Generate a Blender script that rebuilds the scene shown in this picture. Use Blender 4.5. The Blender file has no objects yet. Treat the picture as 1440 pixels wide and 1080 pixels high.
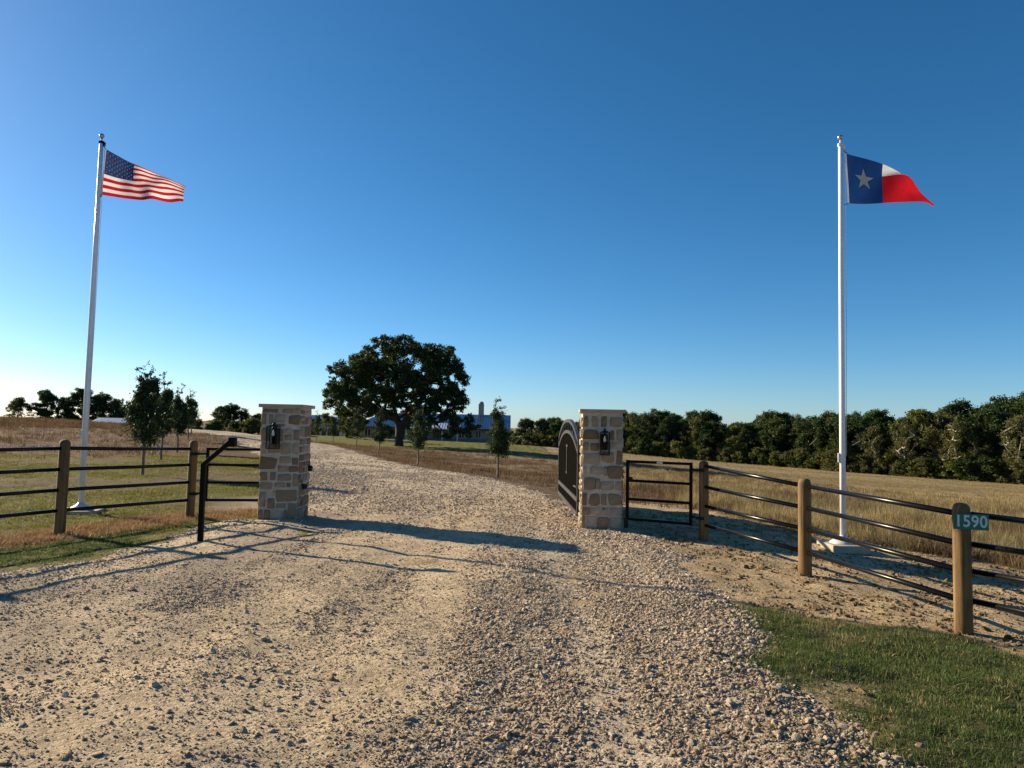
import bpy, bmesh, math, random
import numpy as np
from mathutils import Vector, Matrix

# ------------------------------------------------------------------ camera, sky, sun, exposure
sc = bpy.context.scene
COL = sc.collection
R = math.radians

cam_d = bpy.data.cameras.new('camera'); cam = bpy.data.objects.new('camera', cam_d); COL.objects.link(cam)
cam_d.sensor_width = 36.0; cam_d.lens = 25.0; cam_d.clip_start = 0.05; cam_d.clip_end = 6000
cam.matrix_world = Matrix.Translation((0, 0, 1.6)) @ Matrix.Rotation(R(93.43), 4, 'X') @ Matrix.Rotation(R(1.2), 4, 'Z')
sc.camera = cam

SUN_EL, SUN_BEAR = 20.6, -60.5       # degrees above the horizon; degrees clockwise from straight ahead (+Y)
world = bpy.data.worlds.new('World'); sc.world = world; world.use_nodes = True
wn = world.node_tree; wn.nodes.clear()
sky = wn.nodes.new('ShaderNodeTexSky'); sky.sky_type = 'NISHITA'; sky.sun_disc = False
sky.sun_elevation = R(SUN_EL); sky.sun_rotation = R(SUN_BEAR)
sky.altitude = 100; sky.air_density = 0.75; sky.dust_density = 0.30; sky.ozone_density = 4.8
hs = wn.nodes.new('ShaderNodeHueSaturation'); hs.inputs['Hue'].default_value = 0.492; hs.inputs['Saturation'].default_value = 1.17
bg = wn.nodes.new('ShaderNodeBackground'); bg.inputs['Strength'].default_value = 0.067
wo = wn.nodes.new('ShaderNodeOutputWorld')
wn.links.new(sky.outputs[0], hs.inputs['Color']); wn.links.new(hs.outputs[0], bg.inputs[0]); wn.links.new(bg.outputs[0], wo.inputs[0])

sun_d = bpy.data.lights.new('sun', 'SUN'); sun_d.energy = 5.0; sun_d.angle = R(0.5); sun_d.color = (1.0, 0.84, 0.60)
sun = bpy.data.objects.new('sun', sun_d); COL.objects.link(sun)
sdir = Vector((math.sin(R(SUN_BEAR)) * math.cos(R(SUN_EL)), math.cos(R(SUN_BEAR)) * math.cos(R(SUN_EL)), math.sin(R(SUN_EL))))
sun.rotation_euler = sdir.to_track_quat('Z', 'Y').to_euler()

vs = sc.view_settings
vs.view_transform = 'Standard'; vs.look = 'None'; vs.gamma = 1.0; vs.use_curve_mapping = False; vs.exposure = 1.02
sc.render.engine = 'CYCLES'
sc.cycles.use_denoising = True
sc.cycles.max_bounces = 6; sc.cycles.diffuse_bounces = 3; sc.cycles.glossy_bounces = 3
sc.cycles.transmission_bounces = 6; sc.cycles.transparent_max_bounces = 8

# ------------------------------------------------------------------ helpers
def rng_of(seed): return np.random.default_rng(seed)

def hash2(ix, iy, seed):
    n = (ix * 374761393 + iy * 668265263 + seed * 1442695041) & 0xffffffff
    n = ((n ^ (n >> 13)) * 1274126177) & 0xffffffff
    return ((n ^ (n >> 16)) & 0xffff) / 65535.0

def vnoise(x, y, seed=0):
    x = np.asarray(x, float); y = np.asarray(y, float)
    xi = np.floor(x).astype(np.int64); yi = np.floor(y).astype(np.int64)
    fx = x - xi; fy = y - yi
    fx = fx * fx * (3 - 2 * fx); fy = fy * fy * (3 - 2 * fy)
    a = hash2(xi, yi, seed); b = hash2(xi + 1, yi, seed); c = hash2(xi, yi + 1, seed); d = hash2(xi + 1, yi + 1, seed)
    return (a * (1 - fx) + b * fx) * (1 - fy) + (c * (1 - fx) + d * fx) * fy

def fbm(x, y, seed=0, o=4):
    s = 0; a = 0.5; t = 0
    for k in range(o):
        s = s + a * vnoise(np.asarray(x) * 2 ** k + 17.3 * k, np.asarray(y) * 2 ** k - 9.1 * k, seed + k); t += a; a *= 0.5
    return s / t

def sstep(a, b, x):
    t = np.clip((np.asarray(x, float) - a) / (b - a), 0, 1); return t * t * (3 - 2 * t)

def np_mesh(name, verts, quads=None, tris=None, smooth=False):
    me = bpy.data.meshes.new(name)
    verts = np.asarray(verts, np.float32)
    me.vertices.add(len(verts)); me.vertices.foreach_set('co', verts.ravel())
    idx = []; tot = []
    if quads is not None and len(quads): q = np.asarray(quads, np.int32); idx.append(q.ravel()); tot.append(np.full(len(q), 4, np.int32))
    if tris is not None and len(tris): q = np.asarray(tris, np.int32); idx.append(q.ravel()); tot.append(np.full(len(q), 3, np.int32))
    idx = np.concatenate(idx); tot = np.concatenate(tot)
    me.loops.add(len(idx)); me.loops.foreach_set('vertex_index', idx)
    me.polygons.add(len(tot))
    me.polygons.foreach_set('loop_start', np.concatenate([[0], np.cumsum(tot)[:-1]]).astype(np.int32))
    me.polygons.foreach_set('loop_total', tot)
    if smooth: me.polygons.foreach_set('use_smooth', np.ones(len(tot), bool))
    me.update(calc_edges=True); me.validate()
    return me

def link(name, me, mat=None, parent=None):
    o = bpy.data.objects.new(name, me); COL.objects.link(o)
    if mat is not None and me is not None:
        me.materials.clear(); me.materials.append(mat)
    if parent is not None: o.parent = parent
    return o

def tag(o, label=None, cat=None, group=None, kind=None):
    if label: o['label'] = label
    if cat: o['category'] = cat
    if group: o['group'] = group
    if kind: o['kind'] = kind
    return o

def thing(name, label, cat, loc=(0, 0, 0), rz=0.0, group=None):
    o = bpy.data.objects.new(name, None); COL.objects.link(o)
    o.empty_display_size = 0.1; o.location = loc; o.rotation_euler = (0, 0, rz)
    return tag(o, label, cat, group)

def bm_mesh(bm, name, smooth=False):
    me = bpy.data.meshes.new(name); bm.normal_update(); bm.to_mesh(me); bm.free()
    if smooth:
        me.polygons.foreach_set('use_smooth', np.ones(len(me.polygons), bool))
    return me

def add_box(bm, c, s, rot=None, bevel=0.0):
    m = Matrix.Translation(c) @ (rot.to_4x4() if rot is not None else Matrix.Identity(4)) @ Matrix.Diagonal((s[0], s[1], s[2], 1))
    r = bmesh.ops.create_cube(bm, size=1.0, matrix=m)
    if bevel:
        es = list({e for v in r['verts'] for e in v.link_edges})
        bmesh.ops.bevel(bm, geom=es, offset=bevel, segments=2, affect='EDGES', profile=0.6)

def box(name, c, s, mat, parent=None, rot=None, bevel=0.0):
    bm = bmesh.new(); add_box(bm, c, s, rot, bevel)
    return link(name, bm_mesh(bm, name), mat, parent)

def add_tube(bm, pts, rad, seg=10, caps=True):
    pts = [Vector(p) for p in pts]; n = len(pts)
    rad = [rad] * n if isinstance(rad, (int, float)) else list(rad)
    rings = []; prev = None
    for i, p in enumerate(pts):
        t = (pts[min(i + 1, n - 1)] - pts[max(i - 1, 0)]).normalized()
        if prev is None: a = t.orthogonal().normalized()
        else: a = (prev - t * prev.dot(t)).normalized()
        prev = a; b = t.cross(a)
        rings.append([bm.verts.new(p + (a * math.cos(k * 2 * math.pi / seg) + b * math.sin(k * 2 * math.pi / seg)) * rad[i]) for k in range(seg)])
    for i in range(n - 1):
        for k in range(seg):
            f = bm.faces.new((rings[i][k], rings[i][(k + 1) % seg], rings[i + 1][(k + 1) % seg], rings[i + 1][k])); f.smooth = True
    if caps:
        bm.faces.new(rings[0][::-1]); bm.faces.new(rings[-1])

def tube(name, pts, rad, mat, parent=None, seg=10):
    bm = bmesh.new(); add_tube(bm, pts, rad, seg)
    return link(name, bm_mesh(bm, name), mat, parent)

def lathe(name, prof, mat, parent=None, seg=20, c=(0, 0, 0)):
    bm = bmesh.new(); rings = []
    for r, z in prof:
        rings.append([bm.verts.new((c[0] + r * math.cos(2 * math.pi * k / seg), c[1] + r * math.sin(2 * math.pi * k / seg), c[2] + z)) for k in range(seg)])
    for i in range(len(prof) - 1):
        for k in range(seg):
            f = bm.faces.new((rings[i][k], rings[i][(k + 1) % seg], rings[i + 1][(k + 1) % seg], rings[i + 1][k])); f.smooth = True
    bm.faces.new(rings[0][::-1]); bm.faces.new(rings[-1])
    return link(name, bm_mesh(bm, name), mat, parent)

# ------------------------------------------------------------------ materials
def new_mat(name):
    m = bpy.data.materials.new(name); m.use_nodes = True
    nt = m.node_tree; p = nt.nodes['Principled BSDF']
    return m, nt, p

def noise_node(nt, scale, detail=4, rough=0.6, coord='Object', vec=None):
    n = nt.nodes.new('ShaderNodeTexNoise'); n.inputs['Scale'].default_value = scale
    n.inputs['Detail'].default_value = detail; n.inputs['Roughness'].default_value = rough
    if vec is None:
        tc = nt.nodes.new('ShaderNodeTexCoord'); vec = tc.outputs[coord]
    nt.links.new(vec, n.inputs['Vector']); return n

def ramp(nt, src, stops):
    r = nt.nodes.new('ShaderNodeValToRGB'); e = r.color_ramp.elements
    while len(e) > 1: e.remove(e[-1])
    e[0].position = stops[0][0]; e[0].color = (*stops[0][1], 1)
    for p, c in stops[1:]:
        k = e.new(p); k.color = (*c, 1)
    nt.links.new(src, r.inputs[0]); return r

def mulmix(nt, a, b, fac=1.0, mode='MULTIPLY'):
    m = nt.nodes.new('ShaderNodeMix'); m.data_type = 'RGBA'; m.blend_type = mode
    if isinstance(fac, float): m.inputs[0].default_value = fac
    else: nt.links.new(fac, m.inputs[0])
    for s, i in ((a, 6), (b, 7)):
        if isinstance(s, tuple): m.inputs[i].default_value = (*s, 1)
        else: nt.links.new(s, m.inputs[i])
    return m.outputs[2]

def bump(nt, p, src, strength=0.3, dist=0.01, prev=None):
    b = nt.nodes.new('ShaderNodeBump'); b.inputs['Strength'].default_value = strength; b.inputs['Distance'].default_value = dist
    nt.links.new(src, b.inputs['Height'])
    if prev is not None: nt.links.new(prev, b.inputs['Normal'])
    if p is not None: nt.links.new(b.outputs[0], p.inputs['Normal'])
    return b.outputs[0]

def simple(name, col, rough=0.5, metal=0.0, var=0.12, scale=8.0, bmp=0.0, spec=None):
    m, nt, p = new_mat(name)
    n = noise_node(nt, scale)
    c0 = tuple(max(0, v * (1 - var)) for v in col); c1 = tuple(min(1, v * (1 + var)) for v in col)
    r = ramp(nt, n.outputs[0], [(0.3, c0), (0.7, c1)])
    nt.links.new(r.outputs[0], p.inputs['Base Color'])
    p.inputs['Roughness'].default_value = rough; p.inputs['Metallic'].default_value = metal
    if spec is not None: p.inputs['Specular IOR Level'].default_value = spec
    if bmp:
        bump(nt, p, noise_node(nt, scale * 6).outputs[0], bmp, 0.004)
    return m

def leaf_mat(name, dark, light, transl=0.35, gloss=0.12, tint=(1.35, 1.45, 0.75)):
    m = bpy.data.materials.new(name); m.use_nodes = True; nt = m.node_tree; nt.nodes.clear()
    out = nt.nodes.new('ShaderNodeOutputMaterial')
    g = nt.nodes.new('ShaderNodeNewGeometry')
    oi = nt.nodes.new('ShaderNodeObjectInfo')
    n = noise_node(nt, 0.5, 3, 0.6, vec=g.outputs['Position'])
    add = nt.nodes.new('ShaderNodeMath'); add.operation = 'MULTIPLY_ADD'; add.inputs[1].default_value = 0.45
    nt.links.new(g.outputs['Random Per Island'], add.inputs[0]); nt.links.new(n.outputs[0], add.inputs[2])
    add2 = nt.nodes.new('ShaderNodeMath'); add2.operation = 'MULTIPLY_ADD'; add2.inputs[1].default_value = 0.3
    nt.links.new(oi.outputs['Random'], add2.inputs[0]); nt.links.new(add.outputs[0], add2.inputs[2])
    r = ramp(nt, add2.outputs[0], [(0.45, dark), (1.1 if False else 1.0, light)])
    d = nt.nodes.new('ShaderNodeBsdfPrincipled'); d.inputs['Roughness'].default_value = 0.55; d.inputs['Specular IOR Level'].default_value = gloss
    t = nt.nodes.new('ShaderNodeBsdfTranslucent')
    nt.links.new(r.outputs[0], d.inputs['Base Color'])
    tc = mulmix(nt, r.outputs[0], tint, 1.0)
    nt.links.new(tc, t.inputs[0])
    mx = nt.nodes.new('ShaderNodeMixShader'); mx.inputs[0].default_value = transl
    nt.links.new(d.outputs[0], mx.inputs[1]); nt.links.new(t.outputs[0], mx.inputs[2]); nt.links.new(mx.outputs[0], out.inputs[0])
    return m

M = {}
def ground_mat():
    m, nt, p = new_mat('earth_and_turf')
    a = nt.nodes.new('ShaderNodeAttribute'); a.attribute_name = 'col'
    g = nt.nodes.new('ShaderNodeNewGeometry')
    n1 = noise_node(nt, 3.2, 6, 0.7, vec=g.outputs['Position'])
    n2 = noise_node(nt, 28, 4, 0.7, vec=g.outputs['Position'])
    r1 = ramp(nt, n1.outputs[0], [(0.25, (0.55, 0.55, 0.55)), (0.75, (1.35, 1.33, 1.3))])
    r2 = ramp(nt, n2.outputs[0], [(0.25, (0.55, 0.53, 0.5)), (0.75, (1.35, 1.35, 1.35))])
    n0 = noise_node(nt, 0.33, 7, 0.72, vec=g.outputs['Position']); r0 = ramp(nt, n0.outputs[0], [(0.3, (0.70, 0.71, 0.70)), (0.7, (1.28, 1.26, 1.24))])
    c = mulmix(nt, mulmix(nt, mulmix(nt, a.outputs[0], r0.outputs[0]), r1.outputs[0]), r2.outputs[0], 0.8)
    nt.links.new(c, p.inputs['Base Color']); p.inputs['Roughness'].default_value = 0.95; p.inputs['Specular IOR Level'].default_value = 0.1
    b1 = bump(nt, None, n2.outputs[0], 0.9, 0.03)
    n3 = noise_node(nt, 110, 3, 0.7, vec=g.outputs['Position'])
    bump(nt, p, n3.outputs[0], 0.6, 0.008, b1)
    return m
def drive_mat():
    m, nt, p = new_mat('caliche_gravel')
    a = nt.nodes.new('ShaderNodeAttribute'); a.attribute_name = 'col'
    g = nt.nodes.new('ShaderNodeNewGeometry')
    v = nt.nodes.new('ShaderNodeTexVoronoi'); v.inputs['Scale'].default_value = 38; nt.links.new(g.outputs['Position'], v.inputs['Vector'])
    v2 = nt.nodes.new('ShaderNodeTexVoronoi'); v2.inputs['Scale'].default_value = 85; nt.links.new(g.outputs['Position'], v2.inputs['Vector'])
    n1 = noise_node(nt, 1.6, 6, 0.7, vec=g.outputs['Position'])
    hsv = nt.nodes.new('ShaderNodeSeparateColor'); nt.links.new(v.outputs['Color'], hsv.inputs[0])
    r0 = ramp(nt, hsv.outputs[0], [(0.0, (0.62, 0.60, 0.58)), (0.5, (0.98, 0.97, 0.96)), (1.0, (1.35, 1.33, 1.3))])
    r1 = ramp(nt, n1.outputs[0], [(0.3, (0.78, 0.77, 0.75)), (0.7, (1.18, 1.18, 1.18))])
    c = mulmix(nt, mulmix(nt, a.outputs[0], r0.outputs[0], 0.75), r1.outputs[0], 0.9)
    nt.links.new(c, p.inputs['Base Color']); p.inputs['Roughness'].default_value = 0.95; p.inputs['Specular IOR Level'].default_value = 0.12
    inv = nt.nodes.new('ShaderNodeMath'); inv.operation = 'SUBTRACT'; inv.inputs[0].default_value = 0.6; nt.links.new(v.outputs['Distance'], inv.inputs[1])
    inv2 = nt.nodes.new('ShaderNodeMath'); inv2.operation = 'SUBTRACT'; inv2.inputs[0].default_value = 0.6; nt.links.new(v2.outputs['Distance'], inv2.inputs[1])
    nz = noise_node(nt, 22, 8, 0.75, vec=g.outputs['Position']); b0 = bump(nt, None, nz.outputs[0], 0.7, 0.03)
    b1 = bump(nt, None, inv.outputs[0], 0.35, 0.012, b0)
    bump(nt, p, inv2.outputs[0], 0.5, 0.008, b1)
    return m
def stone_random_mat(name, stops, bscale=14):
    m, nt, p = new_mat(name)
    oi = nt.nodes.new('ShaderNodeObjectInfo')
    r = ramp(nt, oi.outputs['Random'], stops)
    n = noise_node(nt, bscale, 6, 0.7)
    r2 = ramp(nt, n.outputs[0], [(0.25, (0.62, 0.60, 0.57)), (0.75, (1.25, 1.22, 1.18))])
    nt.links.new(mulmix(nt, r.outputs[0], r2.outputs[0], 0.9), p.inputs['Base Color'])
    p.inputs['Roughness'].default_value = 0.92; p.inputs['Specular IOR Level'].default_value = 0.15
    bump(nt, p, noise_node(nt, bscale * 3, 6, 0.72).outputs[0], 0.8, 0.018)
    return m
def wood_post_mat():
    m, nt, p = new_mat('treated_pine')
    tc = nt.nodes.new('ShaderNodeTexCoord'); mp = nt.nodes.new('ShaderNodeMapping'); mp.inputs['Scale'].default_value = (26, 26, 1.3)
    nt.links.new(tc.outputs['Object'], mp.inputs[0])
    n = noise_node(nt, 1.0, 6, 0.65, vec=mp.outputs[0]); n.inputs['Distortion'].default_value = 0.6
    oi = nt.nodes.new('ShaderNodeObjectInfo')
    r = ramp(nt, n.outputs[0], [(0.30, (0.036, 0.019, 0.006)), (0.47, (0.145, 0.080, 0.024)), (0.75, (0.27, 0.155, 0.050))])
    n2 = noise_node(nt, 5, 5, 0.7)
    r2 = ramp(nt, n2.outputs[0], [(0.35, (0.72, 0.76, 0.68)), (0.65, (1.1, 1.05, 1.0))])
    mp2 = nt.nodes.new('ShaderNodeMapping'); mp2.inputs['Scale'].default_value = (34, 34, .8); nt.links.new(tc.outputs['Object'], mp2.inputs[0])
    n3 = noise_node(nt, 1.0, 3, 0.5, vec=mp2.outputs[0]); r3 = ramp(nt, n3.outputs[0], [(0.33, (0.25, 0.22, 0.2)), (0.40, (1, 1, 1))])
    kn = nt.nodes.new('ShaderNodeTexVoronoi'); kn.inputs['Scale'].default_value = 4.5; nt.links.new(tc.outputs['Object'], kn.inputs['Vector']); r4 = ramp(nt, kn.outputs['Distance'], [(0.06, (0.3, 0.25, 0.2)), (0.13, (1, 1, 1))])
    cc = mulmix(nt, mulmix(nt, mulmix(nt, r.outputs[0], r2.outputs[0], 0.9), r3.outputs[0], 0.85), r4.outputs[0], 0.8)
    nt.links.new(cc, p.inputs['Base Color']); p.inputs['Roughness'].default_value = 0.8
    b_ = bump(nt, None, n.outputs[0], 0.5, 0.006); bump(nt, p, r3.outputs[0], 0.5, 0.006, b_)
    return m
def bark_mat():
    m, nt, p = new_mat('bark')
    tc = nt.nodes.new('ShaderNodeTexCoord'); mp = nt.nodes.new('ShaderNodeMapping'); mp.inputs['Scale'].default_value = (6, 6, 1.2)
    nt.links.new(tc.outputs['Object'], mp.inputs[0]); n = noise_node(nt, 1.5, 6, 0.7, vec=mp.outputs[0])
    r = ramp(nt, n.outputs[0], [(0.3, (0.022, 0.017, 0.013)), (0.7, (0.075, 0.058, 0.043))])
    nt.links.new(r.outputs[0], p.inputs['Base Color']); p.inputs['Roughness'].default_value = 0.95
    bump(nt, p, n.outputs[0], 0.8, 0.03); return m
def glass_mat():
    m, nt, p = new_mat('lantern_glass')
    p.inputs['Base Color'].default_value = (0.92, 0.95, 0.96, 1); p.inputs['Roughness'].default_value = 0.04
    p.inputs['Transmission Weight'].default_value = 1.0; p.inputs['IOR'].default_value = 1.15; return m
def window_mat():
    m, nt, p = new_mat('dark_window_glass')
    n = noise_node(nt, 0.8); r = ramp(nt, n.outputs[0], [(0.3, (0.008, 0.010, 0.012)), (0.7, (0.03, 0.035, 0.038))])
    nt.links.new(r.outputs[0], p.inputs['Base Color']); p.inputs['Roughness'].default_value = 0.12; return m
def cloth_mat(name, col, transl=0.45):
    m = bpy.data.materials.new(name); m.use_nodes = True; nt = m.node_tree; nt.nodes.clear()
    out = nt.nodes.new('ShaderNodeOutputMaterial')
    n = noise_node(nt, 9, 4); r = ramp(nt, n.outputs[0], [(0.3, tuple(v * 0.86 for v in col)), (0.7, tuple(min(1, v * 1.08) for v in col))])
    d = nt.nodes.new('ShaderNodeBsdfDiffuse'); t = nt.nodes.new('ShaderNodeBsdfTranslucent'); mx = nt.nodes.new('ShaderNodeMixShader')
    nt.links.new(r.outputs[0], d.inputs[0]); nt.links.new(r.outputs[0], t.inputs[0]); mx.inputs[0].default_value = transl
    nt.links.new(d.outputs[0], mx.inputs[1]); nt.links.new(t.outputs[0], mx.inputs[2]); nt.links.new(mx.outputs[0], out.inputs[0])
    return m

M['ground'] = ground_mat(); M['drive'] = drive_mat()
M['gravel'] = stone_random_mat('loose_limestone_gravel', [(0.0, (0.33, 0.235, 0.155)), (0.3, (0.50, 0.385, 0.27)), (0.65, (0.65, 0.52, 0.38)), (1.0, (0.82, 0.69, 0.53))], 30)
M['clod'] = stone_random_mat('dirt_clods', [(0.0, (0.17, 0.115, 0.06)), (1.0, (0.36, 0.265, 0.155))], 30)
M['stone'] = stone_random_mat('limestone_block', [(0.0, (0.20, 0.140, 0.085)), (0.35, (0.265, 0.195, 0.125)), (0.65, (0.34, 0.265, 0.185)), (1.0, (0.45, 0.38, 0.295))], 9)
M['mortar'] = simple('lime_mortar', (0.50, 0.425, 0.34), 0.95, 0, 0.2, 9, 0.6, 0.1)
M['cap'] = simple('cut_limestone_cap', (0.38, 0.29, 0.205), 0.9, 0, 0.15, 5, 0.4)
M['wood'] = wood_post_mat(); M['bark'] = bark_mat()
M['black'] = simple('black_pipe_paint', (0.006, 0.006, 0.006), 0.26, 0, 0.3, 12, 0, 0.22)
M['blackmatt'] = simple('black_post_paint', (0.005, 0.005, 0.005), 0.35, 0, 0.3, 12, 0, 0.07)
M['blackflat'] = simple('black_powder_coat', (0.007, 0.007, 0.007), 0.45, 0, 0.3, 12, 0, 0.2)
M['gate_rail'] = simple('black_gate_tube_grey_sheen', (0.045, 0.044, 0.044), 0.4, 0, 0.2, 10, 0, 0.4)  # black paint; its grey sheen from glancing light is put into the base colour
M['gate_board'] = simple('dark_gate_board', (0.006, 0.0055, 0.005), 0.6, 0, 0.4, 20, 0, 0.0)
M['pole'] = simple('white_pole_enamel', (0.74, 0.74, 0.76), 0.35, 0, 0.06, 6)
M['ball'] = simple('silver_ball', (0.50, 0.47, 0.42), 0.25, 0.85, 0.1, 20)
M['alu'] = simple('spun_aluminium', (0.66, 0.64, 0.62), 0.42, 0.25, 0.08, 8)
M['concrete'] = simple('concrete', (0.42, 0.345, 0.255), 0.95, 0, 0.18, 10, 0.5)
M['rope'] = simple('white_rope', (0.6, 0.6, 0.58), 0.9)
M['glass'] = glass_mat(); M['window'] = window_mat()
M['bulb'] = simple('frosted_bulb', (0.75, 0.72, 0.66), 0.3)
M['flag_red'] = cloth_mat('red_bunting', (0.50, 0.012, 0.022)); M['flag_white'] = cloth_mat('white_bunting', (0.80, 0.78, 0.76))
M['flag_blue'] = cloth_mat('navy_bunting', (0.030, 0.052, 0.16)); M['flag_blue2'] = cloth_mat('royal_blue_bunting', (0.012, 0.045, 0.17), 0.35)
M['flag_grey'] = cloth_mat('white_star_cloth', (0.62, 0.60, 0.57), 0.2)
M['sign_green'] = simple('green_sign_sheet', (0.008, 0.135, 0.085), 0.35, 0, 0.06)
M['sign_white'] = simple('reflective_white', (0.55, 0.68, 0.66), 0.4, 0, 0.05)
M['roof'] = simple('galvalume_roof', (0.30, 0.36, 0.45), 0.32, 0.9, 0.06, 0.4)
M['roof_pale'] = simple('pale_metal_roof', (0.62, 0.64, 0.66), 0.5, 0.3, 0.06, 0.4)
M['wall_stone'] = simple('pale_house_wall', (0.36, 0.30, 0.24), 0.95, 0, 0.15, 1.5, 0.3)
M['wainscot'] = simple('grey_stone_base', (0.20, 0.185, 0.165), 0.95, 0, 0.3, 2.0, 0.4)
M['trim'] = simple('white_trim', (0.62, 0.62, 0.60), 0.6)
M['dark_trim'] = simple('dark_fascia', (0.05, 0.045, 0.04), 0.6)
M['barn_wall'] = simple('grey_metal_siding', (0.36, 0.36, 0.35), 0.6, 0.2)
M['leaf_oak'] = leaf_mat('live_oak_leaf', (0.014, 0.026, 0.008), (0.046, 0.070, 0.022), 0.2)
M['leaf_sap'] = leaf_mat('young_oak_leaf', (0.014, 0.026, 0.009), (0.052, 0.076, 0.030), 0.2)
M['leaf_dark'] = leaf_mat('dark_wood_leaf', (0.016, 0.028, 0.009), (0.062, 0.088, 0.027), 0.22)
M['leaf_olive'] = leaf_mat('olive_wood_leaf', (0.046, 0.048, 0.018), (0.130, 0.126, 0.050), 0.28)
M['leaf_lime'] = leaf_mat('yellow_green_leaf', (0.045, 0.058, 0.014), (0.140, 0.145, 0.042), 0.28)
DRYT = (1.1, 1.08, 0.95)
M['grass_green'] = leaf_mat('green_turf_blade', (0.034, 0.060, 0.019), (0.115, 0.150, 0.052), 0.3, 0.1, (1.2, 1.25, 0.85))
M['grass_lawn'] = leaf_mat('yellowing_lawn_blade', (0.070, 0.076, 0.014), (0.24, 0.22, 0.052), 0.3, 0.1, DRYT)
M['grass_dry'] = leaf_mat('straw_blade', (0.15, 0.115, 0.050), (0.40, 0.315, 0.155), 0.3, 0.1, DRYT)
M['grass_olive'] = leaf_mat('yellow_green_tall_blade', (0.098, 0.084, 0.040), (0.28, 0.235, 0.120), 0.3, 0.1, DRYT)
M['grass_brown'] = leaf_mat('brown_weed_blade', (0.058, 0.035, 0.019), (0.185, 0.118, 0.064), 0.3, 0.1, DRYT)
M['grass_dead'] = leaf_mat('rusty_dead_blade', (0.16, 0.090, 0.045), (0.36, 0.23, 0.125), 0.3, 0.1, DRYT)

# ------------------------------------------------------------------ terrain
CP = np.array([
 (0, 0, 0), (0, 5, 0), (-3.7, 11.8, 0), (1.4, 11.6, 0), (-1, 8.6, .04), (-7.2, 12, .02), (4.8, 10.4, -.07), (4.25, 9.2, -.14), (5.3, 8.6, -.2), (3.8, 6.05, -.02), (-6, 9.8, 0),
 (3, 3, -.02), (-5, 4, 0), (8, 6, -.28), (10, 12, -.42), (0, -12, 0), (-15, 0, .08), (15, -2, -.5), (-12, 12, .03), (6, 17, -.28),
 (-10.4, 20.3, 0), (-13.7, 28, .03), (-16.3, 35, 0), (-20.4, 45, .36), (-24.7, 55, .48), (-.45, 26, -.27), (-4.7, 36, -.47), (-8.65, 47, -.55),
 (-12.1, 56, -.46), (-17, 68, -.42), (-21.8, 80, -.6), (-13.4, 85, -.97), (-27, 125, -1.75), (0, 125, -1.65), (3.5, 75, -1.3), (4.6, 105, -1.35),
 (24, 150, -4.6), (39, 140, -4.6), (54, 125, -4.75), (64, 110, -4.9), (72, 100, -4.85), (-46, 65, 1.27), (-41, 65, 1.2), (-37.5, 65, .9), (-35, 65, .72),
 (-30.6, 70, .45), (-29, 75, .39), (-21.4, 30, -.02), (-30, 40, .35), (18.5, 35, -1.48), (18, 25, -1.0), (7.9, 28, -.74), (-18.7, 53, .5),
 (-60, 95, -.2), (-45, 95, -.3), (-30, 110, -.4), (-80, 65, 1.5), (-90, 110, 0), (30, 60, -2.9), (40, 30, -2.2), (60, 60, -4.1), (15, 80, -2.3), (12, 50, -1.7),
 (-60, 20, .5), (60, 0, -3), (-60, -30, .5), (60, -60, -2.5), (0, -80, 0), (-150, 150, 0), (0, 200, -4), (150, 150, -6), (150, 0, -6), (-150, 0, 1), (-100, 300, -2), (100, 300, -6), (300, 300, -7), (-300, 300, -1), (-300, -100, 1), (300, -100, -5)], float)
def _k(r): return r * r * np.log(r + 1e-6)
_n = len(CP); _A = np.zeros((_n + 3, _n + 3))
_S = 20.0
_d = np.hypot(CP[:, None, 0] - CP[None, :, 0], CP[:, None, 1] - CP[None, :, 1]) / _S
_A[:_n, :_n] = _k(_d) + np.eye(_n) * 0.01
_A[:_n, _n] = 1; _A[:_n, _n + 1] = CP[:, 0] / _S; _A[:_n, _n + 2] = CP[:, 1] / _S
_A[_n:, :_n] = _A[:_n, _n:].T
_W = np.linalg.solve(_A, np.concatenate([CP[:, 2], [0, 0, 0]]))
def H(x, y):
    x = np.asarray(x, float); y = np.asarray(y, float); sh = x.shape
    x = x.ravel(); y = y.ravel()
    xc = np.clip(x, -300, 300); yc = np.clip(y, -80, 300)
    z = _W[_n] + _W[_n + 1] * xc / _S + _W[_n + 2] * yc / _S
    for i in range(_n):
        z = z + _W[i] * _k(np.hypot(xc - CP[i, 0], yc - CP[i, 1]) / _S)
    return z.reshape(sh)
def h(x, y): return float(H(np.array([x]), np.array([y]))[0])

def pip(x, y, poly):
    """signed distance to a closed polygon, positive inside"""
    x = np.asarray(x, float); y = np.asarray(y, float)
    ins = np.zeros(x.shape, bool); best = np.full(x.shape, 1e9)
    n = len(poly)
    for i in range(n):
        x0, y0 = poly[i]; x1, y1 = poly[(i + 1) % n]
        dx, dy = x1 - x0, y1 - y0
        t = np.clip(((x - x0) * dx + (y - y0) * dy) / (dx * dx + dy * dy), 0, 1)
        best = np.minimum(best, np.hypot(x - x0 - t * dx, y - y0 - t * dy))
        if y0 != y1:
            c = ((y0 > y) != (y1 > y)) & (x < (x1 - x0) * (y - y0) / (y1 - y0) + x0); ins ^= c
    return np.where(ins, best, -best)

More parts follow.
